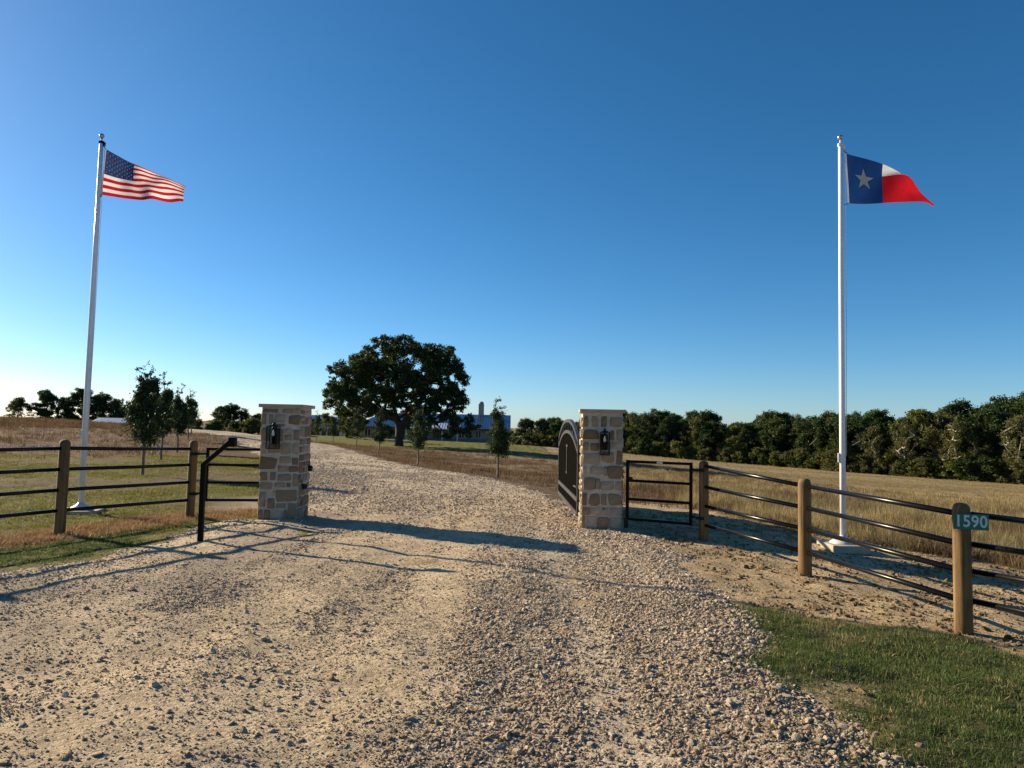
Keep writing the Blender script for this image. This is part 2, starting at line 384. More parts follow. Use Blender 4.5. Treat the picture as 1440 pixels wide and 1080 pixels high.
DRIVE = [(1.9, -8), (1.98, 3.4), (2.02, 4.2), (1.95, 5.0), (2.05, 6.2), (2.3, 7.4), (2.45, 8.8), (2.35, 10.0), (1.9, 10.9), (1.45, 11.2), (1.25, 12.3), (1.25, 17), (.75, 20.5), (-.75, 25.2),
         (-4.9, 35), (-8.9, 45.5), (-12.6, 54), (-18, 64), (-26, 74), (-40, 84), (-60, 92), (-60, 88), (-42, 78), (-30.5, 67), (-23, 55), (-16.3, 43.5), (-11, 32.5), (-7.4, 22), (-5.0, 15.5), (-4.25, 12.1),
         (-4.75, 11.3), (-4.75, 10.0), (-4.7, 9.1), (-4.95, 8.1), (-5.35, 7.35), (-8.2, 5.9), (-14, 4.0), (-30, 2.0), (-30, -8)]
TURF_R = [(1.75, 3.0), (1.78, 4.0), (1.95, 4.45), (1.62, 4.8), (1.75, 6.0), (2.1, 6.7), (2.65, 6.35), (3.2, 6.4), (3.65, 6.05), (3.85, 5.5), (4.6, 4.9), (6.5, 3.0), (6, 0), (2.0, 0)]
LAWN_H = [(-27, 82), (-12, 74), (3.4, 74), (4.8, 108), (0, 124), (-40, 128), (-46, 100)]
def drive_sd(x, y):
    return pip(x, y, DRIVE) + (fbm(np.asarray(x) * 1.6, np.asarray(y) * 1.6, 5, 4) - .5) * (0.55 + 0.02 * np.clip(y, 0, 60))

FL = [(-5.24, 11.77), (-6.13, 9.81), (-7.05, 7.75), (-8.0, 5.7)]
FR = [(2.90, 10.70), (3.50, 8.49), (3.83, 6.07), (5.1, 4.25), (6.4, 2.4)]
def fenceline_d(x, y, pts):
    best = np.full(np.shape(x), 1e9)
    for (x0, y0), (x1, y1) in zip(pts[:-1], pts[1:]):
        dx, dy = x1 - x0, y1 - y0
        t = np.clip(((x - x0) * dx + (y - y0) * dy) / (dx * dx + dy * dy), 0, 1)
        best = np.minimum(best, np.hypot(x - x0 - t * dx, y - y0 - t * dy))
    return best

SAPL = [(-10.43, 20.3), (-13.67, 28.0), (-16.34, 35.0), (-20.37, 45.0), (-23.3, 52.0), (-27.2, 60.0)]
SAPR = [(-.45, 26.0), (-4.68, 36.0), (-8.65, 47.0), (-12.11, 56.0), (-16.95, 68.0), (-21.78, 80.0)]

def zones(x, y):
    """colour of the bare ground and weights of what grows on it"""
    x = np.asarray(x, float); y = np.asarray(y, float)
    n1 = fbm(x * .35, y * .35, 11, 5); n2 = fbm(x * 1.3, y * 1.3, 23, 4); n3 = fbm(x * .09, y * .09, 31, 4)
    left = x < (-1.2 - np.clip(y - 11, 0, 200) * .42)
    # where the dry right-hand field starts
    fieldline = 3.6 + .10 * (y - 10) + (n1 - .5) * 1.2 - np.clip(y - 12, 0, 8) * .30 + np.clip(12.3 - y, 0, 5) * 1.0
    fld = sstep(-.3, .5, x - fieldline - 1.25) * ~left
    sand = (1 - fld) * ~left * (y < 60)
    turf = sstep(-.08, .25, pip(x, y, TURF_R) + (n2 - .5) * 1.1)
    lawnH = sstep(-1, 1, pip(x, y, LAWN_H) + (n1 - .5) * 1.2)
    dist = np.hypot(x, y)
    hill = sstep(27, 33, y + (n1 - .5) * 9 - .25 * (x + 20)) * left
    hill = hill * (1 - sstep(34, 44, x + .95 * y - 5 + (n1 - .5) * 6) * (x > -24) * .0)
    dead = sstep(.75, .25, fenceline_d(x, y, [(-4.55, 12.4)] + FL) + (n2 - .5) * .5) * left
    brownstrip = (~left) & (y > 16)
    near_drive = sstep(-9, -1, drive_sd(x, y))
    c_sand = np.array([.44, .335, .205]); c_turf = np.array([.085, .085, .038]); c_lawn = np.array([.135, .128, .030]); c_hill = np.array([.13, .078, .040])
    c_dry = np.array([.25, .19, .115]); c_mow = np.array([.37, .275, .155]); c_dead = np.array([.25, .15, .08]); c_brown = np.array([.15, .105, .068]); c_lawnH = np.array([.155, .155, .036])
    c_pale = np.array([.42, .34, .25])
    def L(c): return np.broadcast_to(c, x.shape + (3,)).astype(float)
    def mix(a, b, t): return a * (1 - t[..., None]) + b * t[..., None]
    patch = sstep(.42, .62, n1)
    col = mix(L(c_dry), L(c_brown), sstep(.42, .56, .45 * fbm(x * .16, y * .22, 77, 4) + .55 * fbm(x * .45, y * .6, 78, 3)))
    far = sstep(36, 66, dist + (n3 - .5) * 26)
    mow = mix(L(c_mow), L(c_brown), .75 * sstep(.46, .6, fbm(x * .05, y * .16, 41, 5)))
    mow = mix(mow, L(np.array([.22, .185, .09])), .5 * sstep(.52, .64, fbm(x * .04 + 9, y * .2, 47, 5)))
    col = mix(col, mow, far * (x > 5))
    verge = sstep(.0, 1.0, near_drive) * brownstrip * (x < 12) * sstep(62, 40, y)
    col = mix(col, L(c_brown), np.clip(verge, 0, 1) * .85)
    col = mix(col, L(c_sand) * (0.82 + .36 * n2[..., None]), sand * (y < 16.5 + 3 * (n1 - .5)))
    lawn = mix(L(c_lawn), L(np.array([.135, .095, .052])), .8 * sstep(.50, .64, n1))
    col = np.where(left[..., None], mix(lawn, L(c_hill), hill), col)
    pale = left * sstep(1.5, .3, np.hypot((x + 4.3) / 1.2, (y - 14.3) / 2.0)) * sstep(.35, .5, n2 + .1)
    col = mix(col, L(c_pale), pale)
    col = mix(col, L(c_dead), dead)
    col = mix(col, L(c_lawnH), lawnH)
    col = mix(col, L(c_turf), turf * ~left)
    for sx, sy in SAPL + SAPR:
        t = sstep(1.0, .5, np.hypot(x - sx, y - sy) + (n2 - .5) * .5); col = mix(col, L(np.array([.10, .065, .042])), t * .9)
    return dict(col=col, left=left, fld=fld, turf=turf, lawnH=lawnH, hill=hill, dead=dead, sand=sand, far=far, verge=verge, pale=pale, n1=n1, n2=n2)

def graded(lo, hi, c0, fine, half, g1, g2, brk):
    out = [c0]
    for sgn, lim in ((1, hi), (-1, lo)):
        v = c0; s = []
        while (v < lim) if sgn > 0 else (v > lim):
            d = abs(v - c0)
            st = fine if d < half else (max(fine, (d - half) * g1 + fine) if d < brk else d * g2)
            v += sgn * st; s.append(v)
        out += s
    return np.array(sorted(out))

def grid_quads(nx, ny, keep=None):
    i = np.arange(nx - 1); j = np.arange(ny - 1); I, J = np.meshgrid(i, j, indexing='xy')
    a = J * nx + I; q = np.stack([a, a + 1, a + nx + 1, a + nx], -1).reshape(-1, 4)
    return q

def color_attr(me, col):
    a = me.color_attributes.new('col', 'FLOAT_COLOR', 'POINT')
    a.data.foreach_set('color', np.concatenate([col, np.ones((len(col), 1))], 1).astype(np.float32).ravel())

gx = graded(-1500, 1500, 0, .14, 7.5, .028, .12, 160); gy = graded(-300, 2500, 8.0, .14, 6.0, .025, .12, 160)
X, Y = np.meshgrid(gx, gy, indexing='xy')
Z0 = H(X, Y)
zn = zones(X, Y)
rough = (fbm(X * 2.2, Y * 2.2, 3, 4) - .5) * np.where(np.hypot(X, Y) < 60, .06, .25)
rough *= np.where(zn['sand'] > .5, .9, .6)
tracks = (fbm(X * 3.2, Y * 3.2, 8, 3) - .5) * .075 * (zn['sand'] > .5) * (np.hypot(X, Y) < 25)
ZG = Z0 + rough + tracks
# the sandy bank outside the right fence is trodden and lumpy
v = np.stack([X, Y, ZG], -1).reshape(-1, 3)
me = np_mesh('ground', v, grid_quads(len(gx), len(gy)), smooth=True); color_attr(me, zn['col'].reshape(-1, 3))
tag(link('ground', me, M['ground']), kind='structure')

dx = graded(-62, 5, 0, .085, 5.5, .03, .1, 200); dy = graded(-8, 95, 6.5, .085, 6.0, .02, .1, 200)
X, Y = np.meshgrid(dx, dy, indexing='xy')
SD = drive_sd(X, Y)
loose = sstep(-.9, .5, X + .45 * (fbm(X * .8, Y * .8, 61, 3) - .5) * 4 - .02 * (Y - 5)) * (Y < 12.5)   # how much loose gravel lies on it
loose = np.where(Y >= 12.5, .75, loose)
rut = np.abs(np.sin((X + 1.15 + .42 * np.clip(Y - 14, 0, 60) * .9) * 1.75))
nn = fbm(X * .7, Y * .35, 51, 4); n4 = fbm(X * 3, Y * 3, 52, 3)
c_pack = np.array([.49, .385, .255]); c_loose = np.array([.49, .405, .30]); c_grey = np.array([.35, .28, .205])
t = np.clip(loose + (nn - .5) * .8, 0, 1)[..., None]
col = c_pack * (1 - t) + c_loose * t
g = sstep(.44, .60, nn)[..., None] * (.9 * sstep(-1.0, -3.2, X)[..., None] + .2)
col = col * (1 - g) + c_grey * g
col = col * (0.86 + .28 * n4[..., None])
lift = .05 * sstep(-.25, .45, SD) - .025
relief = (fbm(X * 1.1, Y * .8, 9, 4) - .5) * .05 + (fbm(X * 6, Y * 6, 19, 3) - .5) * .022 + (rut - .6) * .018
ZD = H(X, Y) + lift + relief * sstep(-.1, .5, SD) + (fbm(X * 2.2, Y * 2.2, 3, 4) - .5) * .06 * .6
q = grid_quads(len(dx), len(dy)); ok = (SD.ravel() > -.45)[q].any(1); q = q[ok]
used = np.unique(q); remap = np.zeros(SD.size, np.int64); remap[used] = np.arange(len(used))
me = np_mesh('driveway', np.stack([X, Y, ZD], -1).reshape(-1, 3)[used], remap[q], smooth=True)
color_attr(me, col.reshape(-1, 3)[used])
tag(link('driveway', me, M['drive']), kind='structure')
def drive_z(x, y):
    sd = drive_sd(x, y)
    rel = (fbm(x * 1.1, y * .8, 9, 4) - .5) * .05 + (fbm(x * 6, y * 6, 19, 3) - .5) * .022 + (np.abs(np.sin((x + 1.15 + .42 * np.clip(y - 14, 0, 60) * .9) * 1.75)) - .6) * .018
    return H(x, y) + .05 * sstep(-.25, .45, sd) - .025 + rel * sstep(-.1, .5, sd) + (fbm(x * 2.2, y * 2.2, 3, 4) - .5) * .06 * .6
def ground_z(x, y):
    s = zones(x, y)['sand'] > .5
    return H(x, y) + (fbm(x * 2.2, y * 2.2, 3, 4) - .5) * .06 * np.where(s, .9, .6) + (fbm(x * 3.2, y * 3.2, 8, 3) - .5) * .075 * s * (np.hypot(x, y) < 25)

# ------------------------------------------------------------------ scattered stuff (gravel, grass)
def proto_collection(name, meshes, mat):
    c = bpy.data.collections.new(name)
    for i, m in enumerate(meshes):
        m.materials.clear(); m.materials.append(mat)
        o = bpy.data.objects.new('%s_%02d' % (name, i), m); c.objects.link(o)
    return c

def scatter(name, pts, scl, rot, coll, nvar, label, cat, seed=1):
    me = bpy.data.meshes.new(name); pts = np.asarray(pts, np.float32)
    me.vertices.add(len(pts)); me.vertices.foreach_set('co', pts.ravel())
    a = me.attributes.new('scl', 'FLOAT_VECTOR', 'POINT'); a.data.foreach_set('vector', np.asarray(scl, np.float32).ravel())
    a = me.attributes.new('rot', 'FLOAT_VECTOR', 'POINT'); a.data.foreach_set('vector', np.asarray(rot, np.float32).ravel())
    a = me.attributes.new('pick', 'INT', 'POINT'); a.data.foreach_set('value', rng_of(seed).integers(0, nvar, len(pts)).astype(np.int32))
    o = link(name, me); tag(o, label, cat, kind='stuff')
    ng = bpy.data.node_groups.new(name + '_nodes', 'GeometryNodeTree')
    ng.interface.new_socket('Geometry', in_out='INPUT', socket_type='NodeSocketGeometry')
    ng.interface.new_socket('Geometry', in_out='OUTPUT', socket_type='NodeSocketGeometry')
    N = ng.nodes; gi = N.new('NodeGroupInput'); go = N.new('NodeGroupOutput')
    ip = N.new('GeometryNodeInstanceOnPoints'); ci = N.new('GeometryNodeCollectionInfo')
    ci.inputs['Collection'].default_value = coll; ci.inputs['Separate Children'].default_value = True; ci.inputs['Reset Children'].default_value = True
    def attr(nm, ty):
        n = N.new('GeometryNodeInputNamedAttribute'); n.data_type = ty; n.inputs['Name'].default_value = nm; return n.outputs['Attribute']
    er = N.new('FunctionNodeEulerToRotation')
    L = ng.links
    L.new(gi.outputs[0], ip.inputs['Points']); L.new(ci.outputs[0], ip.inputs['Instance']); ip.inputs['Pick Instance'].default_value = True
    L.new(attr('pick', 'INT'), ip.inputs['Instance Index']); L.new(attr('rot', 'FLOAT_VECTOR'), er.inputs[0]); L.new(er.outputs[0], ip.inputs['Rotation'])
    L.new(attr('scl', 'FLOAT_VECTOR'), ip.inputs['Scale']); L.new(ip.outputs[0], go.inputs[0])
    md = o.modifiers.new('scatter', 'NODES'); md.node_group = ng
    return o

def stone_mesh(seed):
    r = random.Random(seed); bm = bmesh.new(); bmesh.ops.create_icosphere(bm, subdivisions=2 if seed % 3 else 1, radius=1.0)
    s = Vector((r.uniform(.8, 1.35), r.uniform(.65, 1.0), r.uniform(.45, .8)))
    cuts = [(Vector((r.gauss(0, 1), r.gauss(0, 1), r.gauss(0, 1))).normalized(), r.uniform(.45, .8)) for _ in range(9)]
    for v in bm.verts:
        p = v.co * r.uniform(.93, 1.07)
        for n, d in cuts:
            e = p.dot(n) - d
            if e > 0: p -= n * e
        v.co = Vector((p.x * s.x, p.y * s.y, p.z * s.z))
    return bm_mesh(bm, 'stone%d' % seed)
STONES = proto_collection('gravel_stone', [stone_mesh(i) for i in range(12)], M['gravel'])
CLODS = proto_collection('dirt_clod', [stone_mesh(100 + i) for i in range(6)], M['clod'])

rg = rng_of(7)
def scatter_pts(n, x0, x1, y0, y1, dens):
    x = rg.uniform(x0, x1, n); y = rg.uniform(y0, y1, n)
    k = rg.uniform(0, 1, n) < dens(x, y)
    return x[k], y[k]
def view_mask(x, y, m=.12):
    return (np.abs(x) < (.72 + m) * np.clip(y, 0, None) + .5)
GP, GS = [], []
def add_gravel(n, box_, dens, r0, sig, rmax):
    x, y = scatter_pts(n, *box_, dens)
    r = np.clip(r0 * np.exp(rg.normal(0, sig, len(x))), .004, rmax)
    pk = sstep(.6, -.6, x) * (y < 10); r = r * (1 - .08 * pk)
    z = drive_z(x, y) + r * (.22 - .10 * pk)
    GP.append(np.stack([x, y, z], -1)); GS.append(r)
def trackw(x, y):
    b = .030 * np.clip(11 - y, 0, 9) ** 1.75
    w = 0
    for x0, cv, hw in ((-.55, .25, .20), (-2.15, .25, .22), (-1.3, 1.0, .24), (-2.9, 1.0, .24), (.55, -.1, .16)):
        w = np.maximum(w, sstep(hw * 1.7, hw * .5, np.abs(x - x0 + cv * b + .12 * (fbm(y * .9, x * 0 + x0, 5, 2) - .5))))
    return w
def d_near(x, y):
    lo = sstep(-.9, .6, x + .45 * (fbm(x * .8, y * .8, 61, 3) - .5) * 4 - .02 * (y - 5))
    c = fbm(x * 1.5, y * .8, 71, 4)
    w = np.clip(lo * 1.0 + .17 + .6 * sstep(.5, .66, c) * (1 - lo), 0, 1)
    tr = 1 - .72 * trackw(x, y) * (y < 13)
    return w * tr * (drive_sd(x, y) > .02 - .42 * (x > 1) * fbm(x * 3, y * 3, 12, 3) * 1.6) * view_mask(x, y)
add_gravel(210000, (-6, 2.7, 2.9, 7.2), d_near, .0070, .50, .030)
add_gravel(90000, (-6, 1.2, 2.9, 8.5), lambda x, y: (drive_sd(x, y) > 0) * view_mask(x, y) * (.25 + .75 * sstep(.42, .6, fbm(x * 2.2, y * 1.1, 171, 4))), .0048, .4, .012)
add_gravel(68000, (-7, 2.8, 7.2, 12.5), d_near, .0100, .42, .030)
add_gravel(1000, (-6, 2.6, 2.9, 9), lambda x, y: .6 * (drive_sd(x, y) > .1) * view_mask(x, y) * (.35 + sstep(.45, .6, fbm(x * 1.2, y * 1.2, 88, 3))), .0165, .32, .036)
add_gravel(6500, (1.1, 2.9, 2.9, 7.0), lambda x, y: sstep(.5, .05, np.abs(drive_sd(x, y) - .15)), .0145, .38, .036)
add_gravel(52000, (-22, 2.2, 24, 58), lambda x, y: .8 * (drive_sd(x, y) > 0) * view_mask(x, y) * sstep(62, 26, y) * (.3 + .7 * sstep(.35, .6, fbm(x * .5, y * .3, 51, 4))), .026, .3, .05)
add_gravel(60000, (-9, 2.2, 12.3, 26), lambda x, y: (.8 * (drive_sd(x, y) > 0)) * view_mask(x, y) * (.35 + .65 * sstep(.35, .6, fbm(x * .8, y * .4, 51, 4))), .017, .35, .04)
add_gravel(9000, (.6, 2.9, 10.2, 12.0), lambda x, y: (drive_sd(x, y) > -.5) * sstep(1.3, .5, np.abs(x - 1.5)), .016, .35, .035)
P_ = np.concatenate(GP); S_ = np.concatenate(GS)
k = ~(((P_[:, 0] > 1.16) & (P_[:, 0] < 1.80) & (P_[:, 1] > 11.33) & (P_[:, 1] < 11.98)) | ((P_[:, 0] > -4.04) & (P_[:, 0] < -3.4) & (P_[:, 1] > 11.5) & (P_[:, 1] < 12.15)))
P_, S_ = P_[k], S_[k]
sc3 = S_[:, None] * rg.uniform(.85, 1.15, (len(S_), 3))
scatter('gravel', P_, sc3, np.stack([rg.normal(0, .35, len(S_)), rg.normal(0, .35, len(S_)), rg.uniform(0, 6.28, len(S_))], -1), STONES, 12,
        'loose pale limestone gravel strewn over the drive', 'gravel', 3)
# clods on the sandy bank by the right fence
x, y = scatter_pts(42000, 2.0, 9, 4.5, 15, lambda x, y: (zones(x, y)['sand'] > .5) * (zones(x, y)['turf'] < .3) * (drive_sd(x, y) < 0) * (.3 + .7 * sstep(.42, .6, fbm(x * 1.7, y * 1.7, 43, 4))))
r = np.clip(.009 * np.exp(rg.normal(0, .6, len(x))), .004, .05)
scatter('dirt', np.stack([x, y, ground_z(x, y) + r * .2], -1), r[:, None] * rg.uniform(.8, 1.2, (len(r), 3)),
        np.stack([rg.normal(0, .4, len(r)), rg.normal(0, .4, len(r)), rg.uniform(0, 6.28, len(r))], -1), CLODS, 6, 'dry dirt clods on the sandy bank by the fence', 'dirt', 4)

def tuft_mesh(seed, n, hgt, spread, width, lean, seg=3, curl=.5):
    r = np.random.default_rng(seed); V = []; Q = []; T = []
    for i in range(n):
        a = r.uniform(0, 6.283); rad = spread * math.sqrt(r.uniform(0, 1)); bx, by = rad * math.cos(a), rad * math.sin(a)
        d = r.uniform(0, 6.283); L = hgt * r.uniform(.45, 1.1); ln = abs(r.normal(0, lean)); w = width * r.uniform(.6, 1.3); f = r.uniform(0, 6.283)
        wx, wy = math.cos(f) * w, math.sin(f) * w; b0 = len(V)
        for s in range(seg + 1):
            t = s / seg; o = L * (math.sin(ln) * t + curl * ln * t * t); zz = L * (math.cos(ln) * t - .35 * curl * ln * t * t)
            cx, cy = bx + o * math.cos(d), by + o * math.sin(d)
            if s < seg:
                k = (1 - .6 * t); V += [(cx - wx * k, cy - wy * k, zz), (cx + wx * k, cy + wy * k, zz)]
            else: V.append((cx, cy, zz))
        for s in range(seg - 1):
            q0 = b0 + 2 * s; Q.append((q0, q0 + 1, q0 + 3, q0 + 2))
        q0 = b0 + 2 * (seg - 1); T.append((q0, q0 + 1, q0 + 2))
    return np_mesh('tuft', V, Q, T)
def grass(name, x, y, size, protos, nv, label, seed, cat='grass', zf=ground_z, sink=.01):
    n = len(x); z = zf(x, y) - sink
    s = size * np.exp(rg.normal(0, .22, n)); sv = np.stack([s * rg.uniform(.85, 1.2, n), s * rg.uniform(.85, 1.2, n), s * rg.uniform(.7, 1.25, n)], -1)
    return scatter(name, np.stack([x, y, z], -1), sv, np.stack([rg.normal(0, .08, n), rg.normal(0, .08, n), rg.uniform(0, 6.28, n)], -1), protos, nv, label, cat, seed)
TG = proto_collection('turf_tuft', [tuft_mesh(i, 24, .035, .055, .0021, .85) for i in range(5)], M['grass_green'])
TS = proto_collection('thatch_tuft', [tuft_mesh(20 + i, 22, .034, .06, .0021, 1.0) for i in range(4)], M['grass_dry'])
TL = proto_collection('lawn_tuft', [tuft_mesh(40 + i, 26, .045, .12, .004, .9) for i in range(4)], M['grass_lawn'])
TD = proto_collection('dead_tuft', [tuft_mesh(60 + i, 30, .07, .10, .0035, .9) for i in range(4)], M['grass_dead'])
TB = proto_collection('brown_tuft', [tuft_mesh(80 + i, 36, .38, .22, .006, .38) for i in range(5)], M['grass_brown'])
TY = proto_collection('straw_tuft', [tuft_mesh(110 + i, 40, .52, .18, .005, .34) for i in range(5)], M['grass_dry'])
TO = proto_collection('olive_tuft', [tuft_mesh(130 + i, 40, .46, .2, .005, .4) for i in range(4)], M['grass_olive'])
TBF = proto_collection('brown_far_tuft', [tuft_mesh(140 + i, 26, .45, .5, .016, .45) for i in range(4)], M['grass_brown'])
TYF = proto_collection('straw_far_tuft', [tuft_mesh(160 + i, 26, .5, .5, .015, .4) for i in range(4)], M['grass_dry'])

x, y = scatter_pts(21000, 1.7, 6.5, 2.4, 7, lambda x, y: zones(x, y)['turf'] * view_mask(x, y, .2) * (.35 + .65 * sstep(.36, .56, fbm(x * 1.4, y * 1.4, 93, 4))))
grass('grass', x, y, 1.0, TG, 5, 'short green turf between the gravel and the right fence', 11)
x, y = scatter_pts(8000, 1.5, 6.5, 2.4, 7.4, lambda x, y: sstep(.0, .3, zones(x, y)['turf']) * view_mask(x, y, .2) * (.2 + .8 * sstep(.38, .6, fbm(x * 2.1, y * 2.1, 92, 3))))
grass('thatch', x, y, 1.0, TS, 4, 'straw coloured thatch among the short green turf', 12)
x, y = scatter_pts(5200, .9, 2.6, 2.6, 8.5, lambda x, y: sstep(.75, -.1, drive_sd(x, y)) * sstep(.5, .64, fbm(x * 2.6, y * 2.6, 95, 3)) * view_mask(x, y))
grass('sprigs', x, y, .9, TG, 5, 'stray green grass sprigs growing through the gravel edge', 22, zf=drive_z)
def dl(x, y):
    z = zones(x, y); return z['left'] * (1 - z['hill']) * (drive_sd(x, y) < -.05) * (1 - z['dead']) * view_mask(x, y) * (1 - z['pale'])
x, y = scatter_pts(26000, -14, -3.5, 6.2, 12.5, lambda x, y: dl(x, y) * (.25 + .75 * sstep(.60, .45, zones(x, y)['n1'])) * sstep(1.2, -.2, (x + 4.9) * -.9 - (11.8 - y) * .42 - .1).clip(.12, 1))
k = y < 10.6 - .9 * (x + 5.8)
kk = (fenceline_d(x, y, FL) > .2) & (x > -6.4 - .4 * (9.8 - y)) & (y < 11)
grass('grass', x, y, 1.05, TG, 5, 'short green grass beside the left fence', 13)
x, y = scatter_pts(36000, -30, -4, 10, 34, lambda x, y: dl(x, y) * (.15 + .85 * sstep(.64, .48, zones(x, y)['n1'])))
grass('grass', x, y, 1.1, TL, 4, 'mown yellow green lawn behind the left fence', 14)
x, y = scatter_pts(9000, -9, -3.8, 6, 13.2, lambda x, y: zones(x, y)['dead'] * (drive_sd(x, y) < .12))
grass('dead_grass', x, y, .95, TD, 4, 'rusty brown dead grass along the foot of the left fence', 15)
def df(x, y): z = zones(x, y); return z['fld'] * (1 - z['far']) * (drive_sd(x, y) < -.2) * (1 - z['lawnH']) * view_mask(x, y)
def pat(x, y): return sstep(.42, .56, .45 * fbm(x * .16, y * .22, 77, 4) + .55 * fbm(x * .45, y * .6, 78, 3))
x, y = scatter_pts(15000, 4.2, 24, 7, 26, lambda x, y: df(x, y) * (1 - .93 * pat(x, y)))
k_ = fbm(x * .5, y * .5, 191, 3) < .5; grass('tall_grass', x[k_], y[k_], .6, TO, 4, 'yellow green grass clumps in the right field', 23); x, y = x[~k_], y[~k_]
grass('tall_grass', x, y, .6, TY, 5, 'tall straw coloured grass in the right field', 16)
x, y = scatter_pts(15000, 4.2, 24, 7, 26, lambda x, y: df(x, y) * (.16 + .84 * pat(x, y)))
k_ = rg.uniform(0, 1, len(x)) < .8; x, y = x[k_], y[k_]
grass('weeds', x, y, .6, TB, 5, 'brown dry weeds in the right field', 17)
x, y = scatter_pts(26000, -8, 46, 24, 70, lambda x, y: df(x, y) * (1 - .8 * pat(x, y)))
grass('tall_grass', x, y, .45, TYF, 4, 'pale dry grass farther out in the right field', 18, sink=.05)
x, y = scatter_pts(34000, 8, 80, 34, 140, lambda x, y: (lambda z: z['fld'] * z['far'] * (1 - z['lawnH']))(zones(x, y)) * view_mask(x, y) * (.3 + .7 * sstep(.4, .6, fbm(x * .12, y * .3, 47, 4))))
grass('stubble', x, y, .34, TYF, 4, 'short mown stubble of the far right field', 24, sink=.04)
def dv(x, y):
    z = zones(x, y); return (~z['left']) * (y > 16) * (drive_sd(x, y) < -.3) * (1 - z['lawnH']) * view_mask(x, y) * (.25 + .75 * np.maximum(pat(x, y), z['verge']))
x, y = scatter_pts(22000, -26, 26, 16, 78, dv)
grass('weeds', x, y, .42, TBF, 4, 'brown weeds on the verge between the drive and the lawn', 19, sink=.05)
x, y = scatter_pts(30000, -62, -14, 26, 74, lambda x, y: zones(x, y)['hill'] * zones(x, y)['left'] * (drive_sd(x, y) < -.6) * view_mask(x, y) * sstep(-32, -38, x - .3 * (y - 60) + 8 * (fbm(x * .1, y * .1, 66, 3) - .5)).clip(.12, 1))
grass('weeds', x, y, .6, TBF, 4, 'brown dry grass covering the low hill behind the left fence', 20, sink=.05)

x, y = scatter_pts(1500, 2.2, 9, 5.5, 15, lambda x, y: (zones(x, y)['sand'] > .5) * (zones(x, y)['turf'] < .5) * (drive_sd(x, y) < -.1) * sstep(.5, .62, fbm(x * 1.1, y * 1.1, 143, 4)))
grass('dry_litter', x, y, 1.3, TS, 4, 'scraps of dry grass on the sandy bank by the right fence', 21)

# ------------------------------------------------------------------ stone gate pillars
def stone_block(bm_unused, u0, v0, u1, v1, depth, rnd):
    """one irregular block in its own frame: x along the face, z up, y out of the face; about 40 triangles"""
    w, hh = (u1 - u0) / 2, (v1 - v0) / 2; c = min(w, hh) * rnd.uniform(.18, .34)
    j = lambda a: rnd.uniform(-a, a)
    jt = min(w, hh) * .17
    ring = [(-w + c, -hh), (w - c, -hh), (w, -hh + c), (w, hh - c), (w - c, hh), (-w + c, hh), (-w, hh - c), (-w, -hh + c)]
    ring = [(a + j(jt), b + j(jt)) for a, b in ring]
    ins = min(w, hh) * .16; V = []
    for a, b in ring: V.append((a, .03, b))
    for a, b in ring: V.append((a, -depth * .72, b))
    for a, b in ring:
        V.append((a - math.copysign(ins, a), -depth - j(.003), b - math.copysign(ins, b)))
    V.append((j(w * .2), -depth - .002 - rnd.uniform(0, .004), j(hh * .2)))
    Q = []; T = []
    for k in range(8):
        n = (k + 1) % 8
        Q.append((k, n, 8 + n, 8 + k)); Q.append((8 + k, 8 + n, 16 + n, 16 + k)); T.append((16 + k, 16 + n, 24))
    return np_mesh('stone', V, Q, T)

def auto_rows(W, Hh, rnd):
    out = []; v = .03
    while v < Hh - .06:
        rh = rnd.choice([.10, .13, .16, .18, .2]); rh = min(rh, Hh - v - .015)
        u = .012
        while u < W - .03:
            rw = rnd.choice([.07, .1, .15, .2, .24]); rw = min(rw, W - u - .012)
            if W - u - rw < .09: rw = W - u - .012
            if rh > .15 and rw < .16 and rnd.random() < .5:
                k = rnd.uniform(.4, .6) * rh
                out += [(u, v, u + rw - .028, v + k - .014), (u, v + k + .014, u + rw - .028, v + rh - .02)]
            else: out.append((u, v + rnd.uniform(0, .012), u + rw - .028, v + rh - .02 - rnd.uniform(0, .014)))
            u += rw
        v += rh
    return out

# stone layouts of the faces the photograph shows, as fractions of the face (left, top, right, bottom)
FRONT_R = [(.02,.03,.14,.12),(.24,.03,.385,.12),(.465,.03,.60,.12),(.68,.03,.99,.12),(.02,.148,.405,.232),(.45,.148,.64,.225),(.70,.15,.79,.23),(.845,.14,.99,.232),
 (.02,.252,.16,.325),(.20,.258,.41,.325),(.45,.245,.70,.315),(.74,.245,.99,.305),(.02,.347,.43,.438),(.485,.33,.785,.42),(.85,.32,.99,.438),
 (.02,.456,.12,.525),(.215,.46,.505,.53),(.53,.455,.63,.535),(.645,.45,.99,.56),(.02,.552,.325,.655),(.355,.56,.455,.65),(.475,.58,.79,.655),(.82,.58,.99,.655),
 (.02,.685,.13,.79),(.205,.69,.445,.785),(.49,.69,.62,.785),(.66,.685,.99,.78),(.02,.80,.235,.868),(.26,.80,.48,.868),(.51,.80,.66,.868),(.69,.80,.99,.868),
 (.02,.88,.11,.985),(.14,.885,.40,.98),(.43,.885,.68,.98),(.71,.885,.99,.982)]
